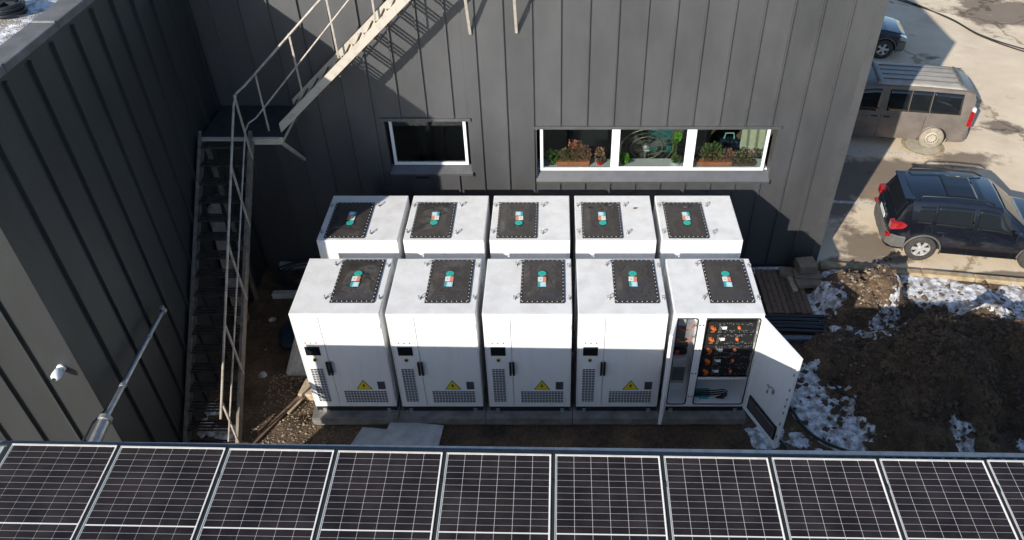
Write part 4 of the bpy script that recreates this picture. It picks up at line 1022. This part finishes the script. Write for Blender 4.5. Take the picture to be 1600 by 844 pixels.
# ------------------------------------------------------------------ behind the long window
WBZ = 1.80 + G0
def leafball(mb, c, rx, ry, rz, n, s0, s1, rnd, up=.35):
    for _ in range(n):
        while True:
            p = Vector((rnd.uniform(-1,1), rnd.uniform(-1,1), rnd.uniform(-1,1)))
            if p.length < 1: break
        q = Vector((c[0]+p.x*rx, c[1]+p.y*ry, c[2]+p.z*rz)); s_ = rnd.uniform(s0, s1)
        d = (p + Vector((rnd.uniform(-.6,.6), rnd.uniform(-.6,.6), up+rnd.uniform(-.4,.6)))).normalized()
        w = d.cross(Vector((rnd.uniform(-1,1), rnd.uniform(-1,1), rnd.uniform(-1,1)))).normalized()*s_*.42; nn = d.cross(w).normalized()*s_*.12
        mb.add([q, q+d*s_*.5+w+nn, q+d*s_, q+d*s_*.5-w+nn], [(0,1,2),(0,2,3)])
    return mb
def plant(name, label, x, y, pot, foliage, seed, stems=6, cat='potted plant'):
    o = tag(empty(name, (x, y, WBZ)), label, cat, 'potted plants on the window board'); rnd = random.Random(seed)
    kind, w, d, h, pm = pot
    if kind == 'box':
        MB().add([(-w*.94,-d*.9,0),(w*.94,-d*.9,0),(w*.94,d*.9,0),(-w*.94,d*.9,0),(-w,-d,h),(w,-d,h),(w,d,h),(-w,d,h)], [(3,2,1,0),(4,5,6,7),(0,1,5,4),(1,2,6,5),(2,3,7,6),(3,0,4,7)]).build('planter', M[pm], o, bevel=.006)
    else:
        MB().lathe([(0,0),(w*.72,0),(w,h),(w*.9,h),(w*.85,h*.85),(0,h*.85)], 18).build('pot', M[pm], o, smooth=True, split=40)
    sm = MB()
    for _ in range(stems):
        f_ = rnd.choice(foliage); c = f_[0]; b0 = Vector((rnd.uniform(-.7,.7)*w, rnd.uniform(-.5,.5)*d, h*.8))
        e = Vector((c[0]+rnd.uniform(-.6,.6)*f_[1], c[1]+rnd.uniform(-.5,.5)*f_[2], c[2]+rnd.uniform(-.5,.8)*f_[3]))
        sm.tube([b0, (b0+e)/2+Vector((rnd.uniform(-.03,.03),0,0)), e], [.005,.004,.002], 5)
    sm.build('stem', M['stem'], o)
    for (c, rx, ry, rz, n_, s0, s1, m_) in foliage:
        leafball(MB(), c, rx, ry, rz, n_, s0, s1, rnd).build('foliage', M[m_], o)
    return o
py = YW + .30
plant('planter_box', 'terracotta planter box of reddish succulents behind the left pane', 4.19, py, ('box', .32, .085, .10, 'terracotta'),
      [((-.15,0,.20), .16,.08,.13, 170,.03,.06,'leaf_d'), ((.1,0,.30), .12,.07,.20, 200,.03,.06,'leaf_r'), ((-.02,0,.44), .09,.06,.10, 70,.025,.045,'petal'), ((.24,0,.24), .10,.07,.16, 130,.03,.055,'leaf_r'), ((0,0,.16), .30,.08,.06, 150,.03,.05,'leaf_d')], 3, 12)
plant('potted_plant', 'bright green leafy plant at the left window edge', 3.80, py, ('pot', .06, .06, .08, 'black'), [((0,0,.18), .10,.08,.13, 120,.05,.08,'leaf_g')], 4)
plant('potted_plant', 'coral flowered plant in a small red pot by the left mullion', 4.70, py, ('pot', .07, .07, .08, 'red'), [((0,0,.20), .09,.07,.12, 110,.03,.05,'leaf_d'), ((0,0,.28), .09,.07,.08, 60,.025,.045,'petal')], 5)
plant('potted_plant', 'small light green plant left of the round fan', 5.16, py, ('pot', .055, .055, .06, 'black'), [((0,0,.13), .09,.07,.08, 110,.04,.07,'leaf_b')], 6)
plant('potted_plant', 'little succulent in a white pot right of the round fan', 6.14, py, ('pot', .08, .08, .06, 'whitefr'), [((0,0,.11), .08,.07,.06, 100,.035,.06,'leaf_g'), ((0,0,.14), .06,.05,.05, 40,.03,.05,'leaf_d')], 7)
plant('planter_box', 'terracotta planter with a big dry shrub behind the right pane', 6.86, py, ('box', .34, .085, .09, 'terracotta'),
      [((-.10,.02,.24), .28,.09,.17, 380,.03,.06,'leaf_d'), ((-.05,0,.34), .18,.08,.12, 150,.03,.055,'leaf_g'), ((.22,0,.20), .14,.08,.13, 150,.03,.055,'leaf_r')], 8, 16)
plant('planter_box', 'dark trough of withered geraniums at the right window end', 7.38, py, ('box', .26, .08, .06, 'stem'),
      [((0,0,.16), .26,.08,.13, 320,.03,.055,'leaf_d'), ((.16,0,.26), .04,.04,.04, 26,.025,.04,'petal'), ((-.22,0,.27), .04,.04,.04, 22,.025,.04,'petal')], 9, 14)
plant('hanging_plant', 'bright green trailing leaves at the top of the middle pane', 6.12, py+.12, ('pot', .05, .05, .05, 'black'), [((.03,0,.50), .06,.05,.10, 60,.05,.09,'leaf_b'), ((0,0,.25), .03,.03,.15, 40,.04,.06,'leaf_g')], 10)
fan = tag(empty('round_fan', (5.60, YW+.56, WBZ-.02)), 'large round wire guarded fan standing behind the middle pane', 'fan')
fc = (0, 0, .22)
gd_ = MB()
for rr, th in ((.50,.008), (.40,.003), (.30,.007), (.20,.003)): torus(gd_, (0,0,.22), rr, th, (0,1,.28), 40, 6)
gd_.build('guard_ring', M['wire'], fan, smooth=True)
sp = MB()
for k in range(20):
    t = 2*math.pi*k/20; d = Vector((math.cos(t), -.27*math.sin(t), .963*math.sin(t))); sp.tube([Vector(fc)+d*.10, Vector(fc)+d*.52], .0028, 4)
sp.build('guard_spokes', M['wire'], fan)
bl = MB()
for k in range(3):
    t0 = 2*math.pi*k/3+.4; vs = []
    for r_ in (.09, .2, .32, .38):
        for dt, off in ((-.35,.02), (.0,.04), (.35,.06)):
            t = t0+dt*(1 if r_ > .1 else .5); vs.append((r_*math.cos(t), off-.27*r_*math.sin(t)+.02, .22+.963*r_*math.sin(t)))
    bl.add(vs, [(i*3+j, i*3+j+1, i*3+j+4, i*3+j+3) for i in range(3) for j in range(2)])
b_ = bl.build('fan_blade', M['bump'], fan); sd_ = b_.modifiers.new('solid', 'SOLIDIFY'); sd_.thickness = .006
MB().lathe([(0,-.05),(.05,-.045),(.075,-.02),(.08,.06),(0,.06)], 20, 'y', c=fc).build('hub', M['steeldull'], fan, smooth=True, split=40)
MB().box(-.05,.05,-.054,-.05,.18,.20).build('badge', M['st_white'], fan)
MB().tube([(0,.08,.20),(0,.10,-.2),(0,.10,-.75)], .02, 10).build('stand', M['steeldull'], fan)
# furniture deeper in the room
tb = tag(empty('notice_board', (5.95, YW+1.15, FZ)), 'teal picture board standing behind the middle pane', 'board')
MB().box(-.22,.22,0,.02,.55,1.08).build('board_face', M['teal'], tb); MB().box(-.24,.24,-.006,.026,1.08,1.11).box(-.24,-.22,-.006,.026,.53,1.08).build('board_frame', M['whitefr'], tb)
MB().box(-.2,-.16,.02,.3,0,.6).box(.16,.2,.02,.3,0,.6).build('board_leg', M['black'], tb)
def roomthing(name, label, cat, x, y): return tag(empty(name, (x, y, FZ)), label, cat)
ch = roomthing('office_chair', 'dark round backed chair behind the right pane', 'chair', 6.72, YW+1.35)
MB().grid(lambda u, v: (.28*(u*2-1)*math.cos(.2*(v*2-1)), .10*(u*2-1)**2, .52+.55*v+(.0)), 12, 10).build('backrest', M['black'], ch).modifiers.new('solid', 'SOLIDIFY').thickness = .05
MB().lathe([(0,.40),(.27,.40),(.29,.44),(.27,.48),(0,.48)], 20, c=(0,-.15,0)).build('seat', M['black'], ch, smooth=True, split=40)
MB().tube([(0,-.15,.02),(0,-.15,.40)], .03, 8).box(-.28,.28,-.17,-.13,.0,.04).box(-.02,.02,-.43,.13,.0,.041).build('base', M['black'], ch)
bk = roomthing('black_bag', 'black bag with a white tag behind the right pane', 'bag', 7.30, YW+1.15)
MB().box(-.19,.19,-.12,.12,.52,.86).build('bag_body', M['bag'], bk, bevel=.05, seg=3); MB().box(-.09,.07,-.126,-.1205,.60,.68).build('bag_tag', M['st_white'], bk)
MB().tube([(-.1,0,.85),(-.08,0,.98),(.08,0,.98),(.1,0,.85)], .014, 6).build('bag_handle', M['st_blue'], bk)
MB().box(-.2,.2,-.15,.15,0,.52).build('bag_stool', M['wood'], bk)
cl = roomthing('hanging_cloth', 'pale green cloth hanging behind the right pane', 'cloth', 7.74, YW+1.0)
o = MB().grid(lambda u, v: (-.24+.48*u, .03*math.sin(u*17+v*2), .35+.85*v-.12*(1-v)*math.sin(u*3.1)), 30, 12).build('cloth_sheet', M['cloth'], cl, smooth=True); o.modifiers.new('solid', 'SOLIDIFY').thickness = .01
MB().box(.10,.16,.06,.12,0,1.6).build('cloth_post', M['black'], cl)
dr_ = roomthing('dark_cupboard', 'dark cupboard standing in the room behind the left pane', 'cupboard', 4.1, YW+1.2)
MB().box(-.8,.8,0,.5,0,1.9).build('carcass', M['black'], dr_); MB().box(-.79,-.005,-.02,-.001,.05,1.85).box(.005,.79,-.02,-.001,.05,1.85).build('cupboard_door', M['vent'], dr_)
cu = roomthing('dark_curtain', 'dark coat and shelf shapes behind the small window', 'furniture', 1.45, YW+.8)
MB().grid(lambda u, v: (-.25+.5*u, .03*math.sin(u*15), .5+1.2*v), 24, 4).build('coat', M['black'], cu, smooth=True).modifiers.new('solid', 'SOLIDIFY').thickness = .02
MB().box(.3,.75,.1,.4,0,1.3).build('shelf_unit', M['vent'], cu)
MB().box(-.30,-.02,-.1,.05,0,.45).build('carton', M['card'], cu)

# ------------------------------------------------------------------ vehicles
def make_car(name, label, spec, loc, head, scale, paint, tyre, rimm, spokes=6):
    S = spec; root = tag(empty(name, loc, head), label, 'car', 'vehicles parked in the yard'); root.scale = (scale,)*3
    f = lambda key: (lambda x: float(np.interp(x, *zip(*S[key]))))
    zr_, zb, wb_, wr = f('zroof'), f('zbelt'), f('wbelt'), f('wroof')
    ax = S['axles']; rw = S['rw']; Ra = rw + .075; sill = S['sill']
    def zlow(x):
        z = sill
        for a in ax:
            if abs(x-a) < Ra: z = max(z, rw + math.sqrt(Ra*Ra-(x-a)**2))
        return z
    X0, X1 = S['zroof'][0][0], S['zroof'][-1][0]
    st_ = sorted(set([round(v, 3) for v in np.linspace(X0, X1, 70)] + [round(p[0], 3) for k in ('zroof','wbelt','wroof') for p in S[k]] + [round(a+s_*Ra*.999, 3) for a in ax for s_ in (-1, 1)]))
    def sec(x):
        b = wb_(x); r_ = wr(x); zt = zr_(x); zbel = min(zb(x), zt-.02); zl_ = min(zlow(x), zbel-.06)
        zm = min(max(zl_+.03, .60), zbel-.03); zs = max(zt-.075, zbel+.008)
        h = [(b*.985, zl_), (b*1.012, zm), (b, zbel), (r_, zs), (r_*.93, zs+(zt-zs)*.55), (r_*.6, zt-.012), (0, zt)]
        return h
    mb = MB(); n = 13
    for x in st_:
        h = sec(x); mb.v += [(x, y, z) for y, z in h] + [(x, -y, z) for y, z in h[-2::-1]]
    for i in range(len(st_)-1):
        for j in range(n-1): mb.f.append((i*n+j, i*n+j+1, (i+1)*n+j+1, (i+1)*n+j))
    mb.f.append(tuple(range(n-1, -1, -1))); mb.f.append(tuple((len(st_)-1)*n+j for j in range(n)))
    mb.build('body', M[paint], root, smooth=True, split=32)
    MB().box(X0+.12, X1-.2, -.70, .70, sill-.02, .72).build('underbody', M['black'], root)
    def side(x, t, sg, off=.007):
        y = wb_(x)+(wr(x)-wb_(x))*t; z0 = min(zb(x), zr_(x)-.02); z = z0+(max(zr_(x)-.075, z0+.008)-z0)*t
        return (x, sg*(y+off), z+off*.3)
    def solid(o, t=.006): m_ = o.modifiers.new('solid', 'SOLIDIFY'); m_.thickness = t; m_.offset = 0; return o
    for sg in (-1, 1):
        for poly in S['panes']:
            mbp = MB(); m_ = 10; (xa0, xa1), (xb0, xb1), t0, t1 = poly      # bottom edge x range, top edge x range
            mbp.grid(lambda u, v: side((xa0+(xa1-xa0)*u)*(1-v)+(xb0+(xb1-xb0)*u)*v, t0+(t1-t0)*v, sg), m_, 5)
            solid(mbp.build('side_window', M['cargl'], root, smooth=True))
        for x in S['gaps']:
            g_ = MB(); zA, zB = max(zlow(x), sill)+.02, min(zb(x), zr_(x)-.02)-.01
            g_.box(x-.004, x+.004, sg*(wb_(x)*1.006)-.004, sg*(wb_(x)*1.006)+.004, zA, zB).build('door_gap', M['black'], root)
        for x in S['handles']: MB().box(x-.09, x+.09, sg*(wb_(x)*1.01)-.012, sg*(wb_(x)*1.01)+.022, zb(x)-.12, zb(x)-.09).build('door_handle', M[S.get('handle_mat', paint)], root, bevel=.006)
        xm = S['mirror']; MB().box(xm-.06, xm+.08, sg*(wb_(xm)+.10)-.10, sg*(wb_(xm)+.10)+.10, zb(xm)+.0, zb(xm)+.16).build('wing_mirror', M[S.get('mirror_mat', paint)], root, bevel=.03, seg=3)
        for a in ax:
            w = empty('wheel', (a, sg*(wb_(a)-.105), rw)); w.parent = root
            MB().lathe([(rw*.62,-.10),(rw*.90,-.105),(rw*.985,-.085),(rw,-.05),(rw,.05),(rw*.985,.085),(rw*.90,.105),(rw*.62,.10)], 36, 'y').build('tyre', M[tyre], w, smooth=True, split=50)
            s1 = sg*.085; rr = rw*.63
            rim = MB().lathe([(rr,s1*.9),(rr*.93,s1),(rr*.88,s1*.75),(rr*.86,s1*.2)], 36, 'y')
            if spokes:
                for k in range(spokes):
                    t = 2*math.pi*k/spokes; d = Vector((math.cos(t), 0, math.sin(t))); e = Vector((-math.sin(t), 0, math.cos(t)))
                    rim.prism([d*.03+e*.035+Vector((0,s1*.75,0)), d*.03-e*.035+Vector((0,s1*.75,0)), d*rr*.92-e*.045+Vector((0,s1*.9,0)), d*rr*.92+e*.045+Vector((0,s1*.9,0))], (0,-s1*.3,0))
                rim.lathe([(0,s1*.95),(.05,s1*.9),(.06,s1*.5)], 16, 'y')
            else:
                rim.lathe([(rr*.86,s1*.6),(rr*.62,s1*.95),(rr*.50,s1*.80),(.05,s1*.75),(0,s1*.8)], 28, 'y')
            rim.build('rim', M[rimm], w, smooth=True, split=35)
            bk_ = MB().lathe([(0, s1*.15),(rr*.87, s1*.15)], 28, 'y').build('brake_disc', M['black'], w)
            if not spokes:
                hm = MB()
                for k in range(14):
                    t = 2*math.pi*k/14; hm.lathe([(0,s1*.985),(.016,s1*.985),(.016,s1*.7)], 8, 'y', c=(rr*.60*math.cos(t), 0, rr*.60*math.sin(t)))
                hm.build('rim_hole', M['black'], w)['kind'] = 'stuff'
            # arch lip
            al = MB(); pts = [(a+Ra*1.0*math.cos(t), sg*(wb_(a)*1.0+.004), rw+Ra*1.0*math.sin(t)) for t in np.linspace(R(-8), R(188), 20)]
            al.tube(pts, .022, 6).build('wheel_arch', M[S['arch']], root, smooth=True)
    def topz(x, y):
        r_ = wr(x); zt = zr_(x); a = abs(y)/r_
        zs = max(zt-.075, min(zb(x), zt-.02)+.008)
        return float(np.interp(a, [0, .6, .93, 1], [zt, zt-.012, zs+(zt-zs)*.55, zs]))
    for nm, x0, x1, w0, w1, dx, mm in S['tops']:
        def fn(u, v):
            x = x0+(x1-x0)*v; s_ = (u*2-1)*(w0+(w1-w0)*v); y = s_*wr(x); return (x+dx, y, topz(x, y)+.008)
        solid(MB().grid(fn, 14, 12).build(nm, M[mm], root, smooth=True))
    for sg in (-1, 1):
        for nm, prof, y0, y1, mm in S['lamps']:
            MB().prism([(x, sg*y0, z) for x, z in prof], (0, sg*(y1-y0), 0)).build(nm, M[mm], root, bevel=.02, seg=3)
    for nm, plan, z0, z1, mm in S['bumpers']:
        pts = plan + [(x, -y) for x, y in plan[::-1]]
        MB().prism([(x, y, z0) for x, y in pts], (0, 0, z1-z0)).build(nm, M[mm], root, bevel=.035, seg=3)
    for nm, b6, mm in S['extras']: MB().box(*b6).build(nm, M[mm], root, bevel=.006)
    for nm, pts, r_, mm in S['tubes']:
        for sg in (-1, 1): MB().tube([(x, sg*y, z) for x, y, z in pts], r_, 8).build(nm, M[mm], root, smooth=True)
    return root

SUVS = dict(zroof=[(.08,.90),(.12,1.05),(.17,1.12),(.36,1.57),(.46,1.655),(1.2,1.70),(2.1,1.69),(2.5,1.63),(3.22,1.10),(3.6,1.06),(4.1,.97),(4.32,.84),(4.40,.62)],
            zbelt=[(.08,.84),(.17,1.03),(.5,1.08),(2.0,1.01),(3.2,.98),(4.1,.88),(4.4,.55)],
            wbelt=[(.08,.66),(.14,.78),(.30,.855),(.8,.90),(3.4,.89),(4.0,.84),(4.3,.72),(4.4,.58)],
            wroof=[(.08,.66),(.17,.79),(.36,.71),(.8,.70),(2.2,.69),(2.6,.70),(3.22,.77),(4.0,.74),(4.3,.64),(4.4,.52)],
            axles=(.93, 3.59), rw=.36, sill=.30, arch='bump', mirror=2.92, gaps=(1.02, 1.98, 2.98), handles=(1.22, 2.22),
            panes=[((.62,1.00),(.66,1.00),.10,.86), ((1.05,1.93),(1.05,1.90),.08,.90), ((2.02,2.86),(2.0,2.42),.08,.90)],
            tops=[('windscreen',2.56,3.16,.90,.95,.006,'cargl'), ('rear_window',.19,.36,.84,.88,-.006,'cargl'), ('sunroof',1.25,1.95,.72,.72,0,'cargl')],
            lamps=[('tail_lamp',[(.07,.86),(.07,1.06),(.30,1.10),(.50,1.03),(.36,.90)],.66,.868,'tail'), ('fog_lamp',[(.03,.60),(.03,.68),(.16,.69),(.16,.60)],.66,.80,'tail'),
                   ('head_lamp',[(4.36,.66),(4.34,.80),(4.10,.90),(3.92,.86),(4.1,.72)],.48,.80,'headl')],
            bumpers=[('rear_bumper',[(.02,.0),(.02,.45),(.08,.72),(.22,.88),(.50,.915),(.50,.80),(.2,.6),(.2,0)],.36,.70,'bump'), ('front_bumper',[(4.46,.0),(4.45,.4),(4.36,.68),(4.16,.86),(4.02,.88),(4.02,.75),(4.3,.5),(4.3,0)],.34,.66,'bump')],
            extras=[('number_plate',(.045,.062,-.25,.25,.78,.90),'plate'), ('tailgate_badge',(.055,.075,-.05,.05,.96,1.03),'chrome'), ('rear_spoiler',(.27,.50,-.62,.62,1.595,1.64),'suv'), ('rear_wiper',(.20,.23,-.30,.02,1.16,1.18),'black')],
            tubes=[('roof_rail',[(.60,.62,1.66),(.66,.62,1.74),(1.4,.62,1.77),(2.1,.62,1.75),(2.3,.62,1.66)],.022,'black')])
HD = R(-8.6)
make_car('parked_car', 'dark navy sport utility car with red tail lamps parked by the kerb', SUVS, (10.67, 5.07, .0), HD, .83, 'suv', 'tyre', 'alloy', 6)
VANS = dict(zroof=[(.02,.86),(.05,1.2),(.09,1.70),(.16,1.86),(.40,1.93),(1.5,1.96),(2.9,1.95),(3.3,1.88),(4.05,1.20),(4.5,1.04),(4.80,.86),(4.88,.66)],
            zbelt=[(.02,.80),(.05,1.02),(.3,1.10),(3.9,1.08),(4.5,.96),(4.88,.60)],
            wbelt=[(.02,.78),(.09,.88),(.3,.925),(4.0,.925),(4.6,.82),(4.88,.62)],
            wroof=[(.02,.77),(.09,.80),(.4,.79),(3.0,.79),(3.4,.80),(4.05,.86),(4.6,.78),(4.88,.56)],
            axles=(.98, 3.85), rw=.345, sill=.28, arch='van', mirror=3.55, gaps=(1.35, 2.62, 3.55), handles=(2.45, 2.80), handle_mat='black', mirror_mat='black',
            panes=[((.42,1.28),(.46,1.28),.10,.90), ((1.30,1.88),(1.30,1.88),.10,.90), ((1.90,2.50),(1.90,2.50),.10,.90), ((2.72,3.72),(2.72,3.22),.06,.90)],
            tops=[('windscreen',3.34,3.98,.90,.94,.006,'cargl'), ('roof_skin',.42,2.88,.95,.95,0,'vanroof')],
            lamps=[('tail_lamp',[(.02,.80),(.02,1.25),(.14,1.30),(.17,.82)],.72,.905,'tail'), ('lamp_lens',[(.015,1.26),(.02,1.40),(.12,1.42),(.13,1.305)],.72,.895,'tailw'),
                   ('head_lamp',[(4.82,.70),(4.78,.86),(4.5,.98),(4.4,.92),(4.6,.76)],.50,.80,'headl')],
            bumpers=[('rear_bumper',[(-.05,.0),(-.05,.60),(.02,.84),(.16,.935),(.46,.94),(.46,.85),(.12,.7),(.12,0)],.34,.64,'van'), ('front_bumper',[(4.95,.0),(4.93,.4),(4.82,.72),(4.6,.88),(4.45,.90),(4.45,.8),(4.75,.5),(4.75,0)],.32,.66,'van')],
            extras=[('roof_rib',(.55,2.7,yy-.012,yy+.012,1.945,1.985),'bump') for yy in (-.45,-.15,.15,.45)] + [('roof_bar',(xx-.03,xx+.03,-.60,.60,1.94,1.985),'bump') for xx in (.52, 2.85)] + [('number_plate',(-.062,-.045,-.26,.26,.70,.81),'plate'), ('rear_window',(.03,.06,-.66,.66,1.2,1.66),'cargl')],
            tubes=[('gutter_strip',[(.2,.775,1.86),(1.5,.785,1.90),(2.95,.785,1.89)],.014,'van')])
make_car('parked_van', 'dusty brown passenger van with muddy steel wheels, nose hidden by the building', VANS, (14.12, 9.26, 0), math.pi + HD, .83, 'van', 'tyrevan', 'mudrim', 0)['category'] = 'van'
BLK_ = dict(SUVS); BLK_['extras'] = [e for e in SUVS['extras'] if e[0] != 'rear_spoiler']
make_car('parked_car', 'black car in the shade behind the van, only its front showing', BLK_, (10.82, 14.92, 0), HD, .83, 'carblk', 'tyre', 'alloy', 5)
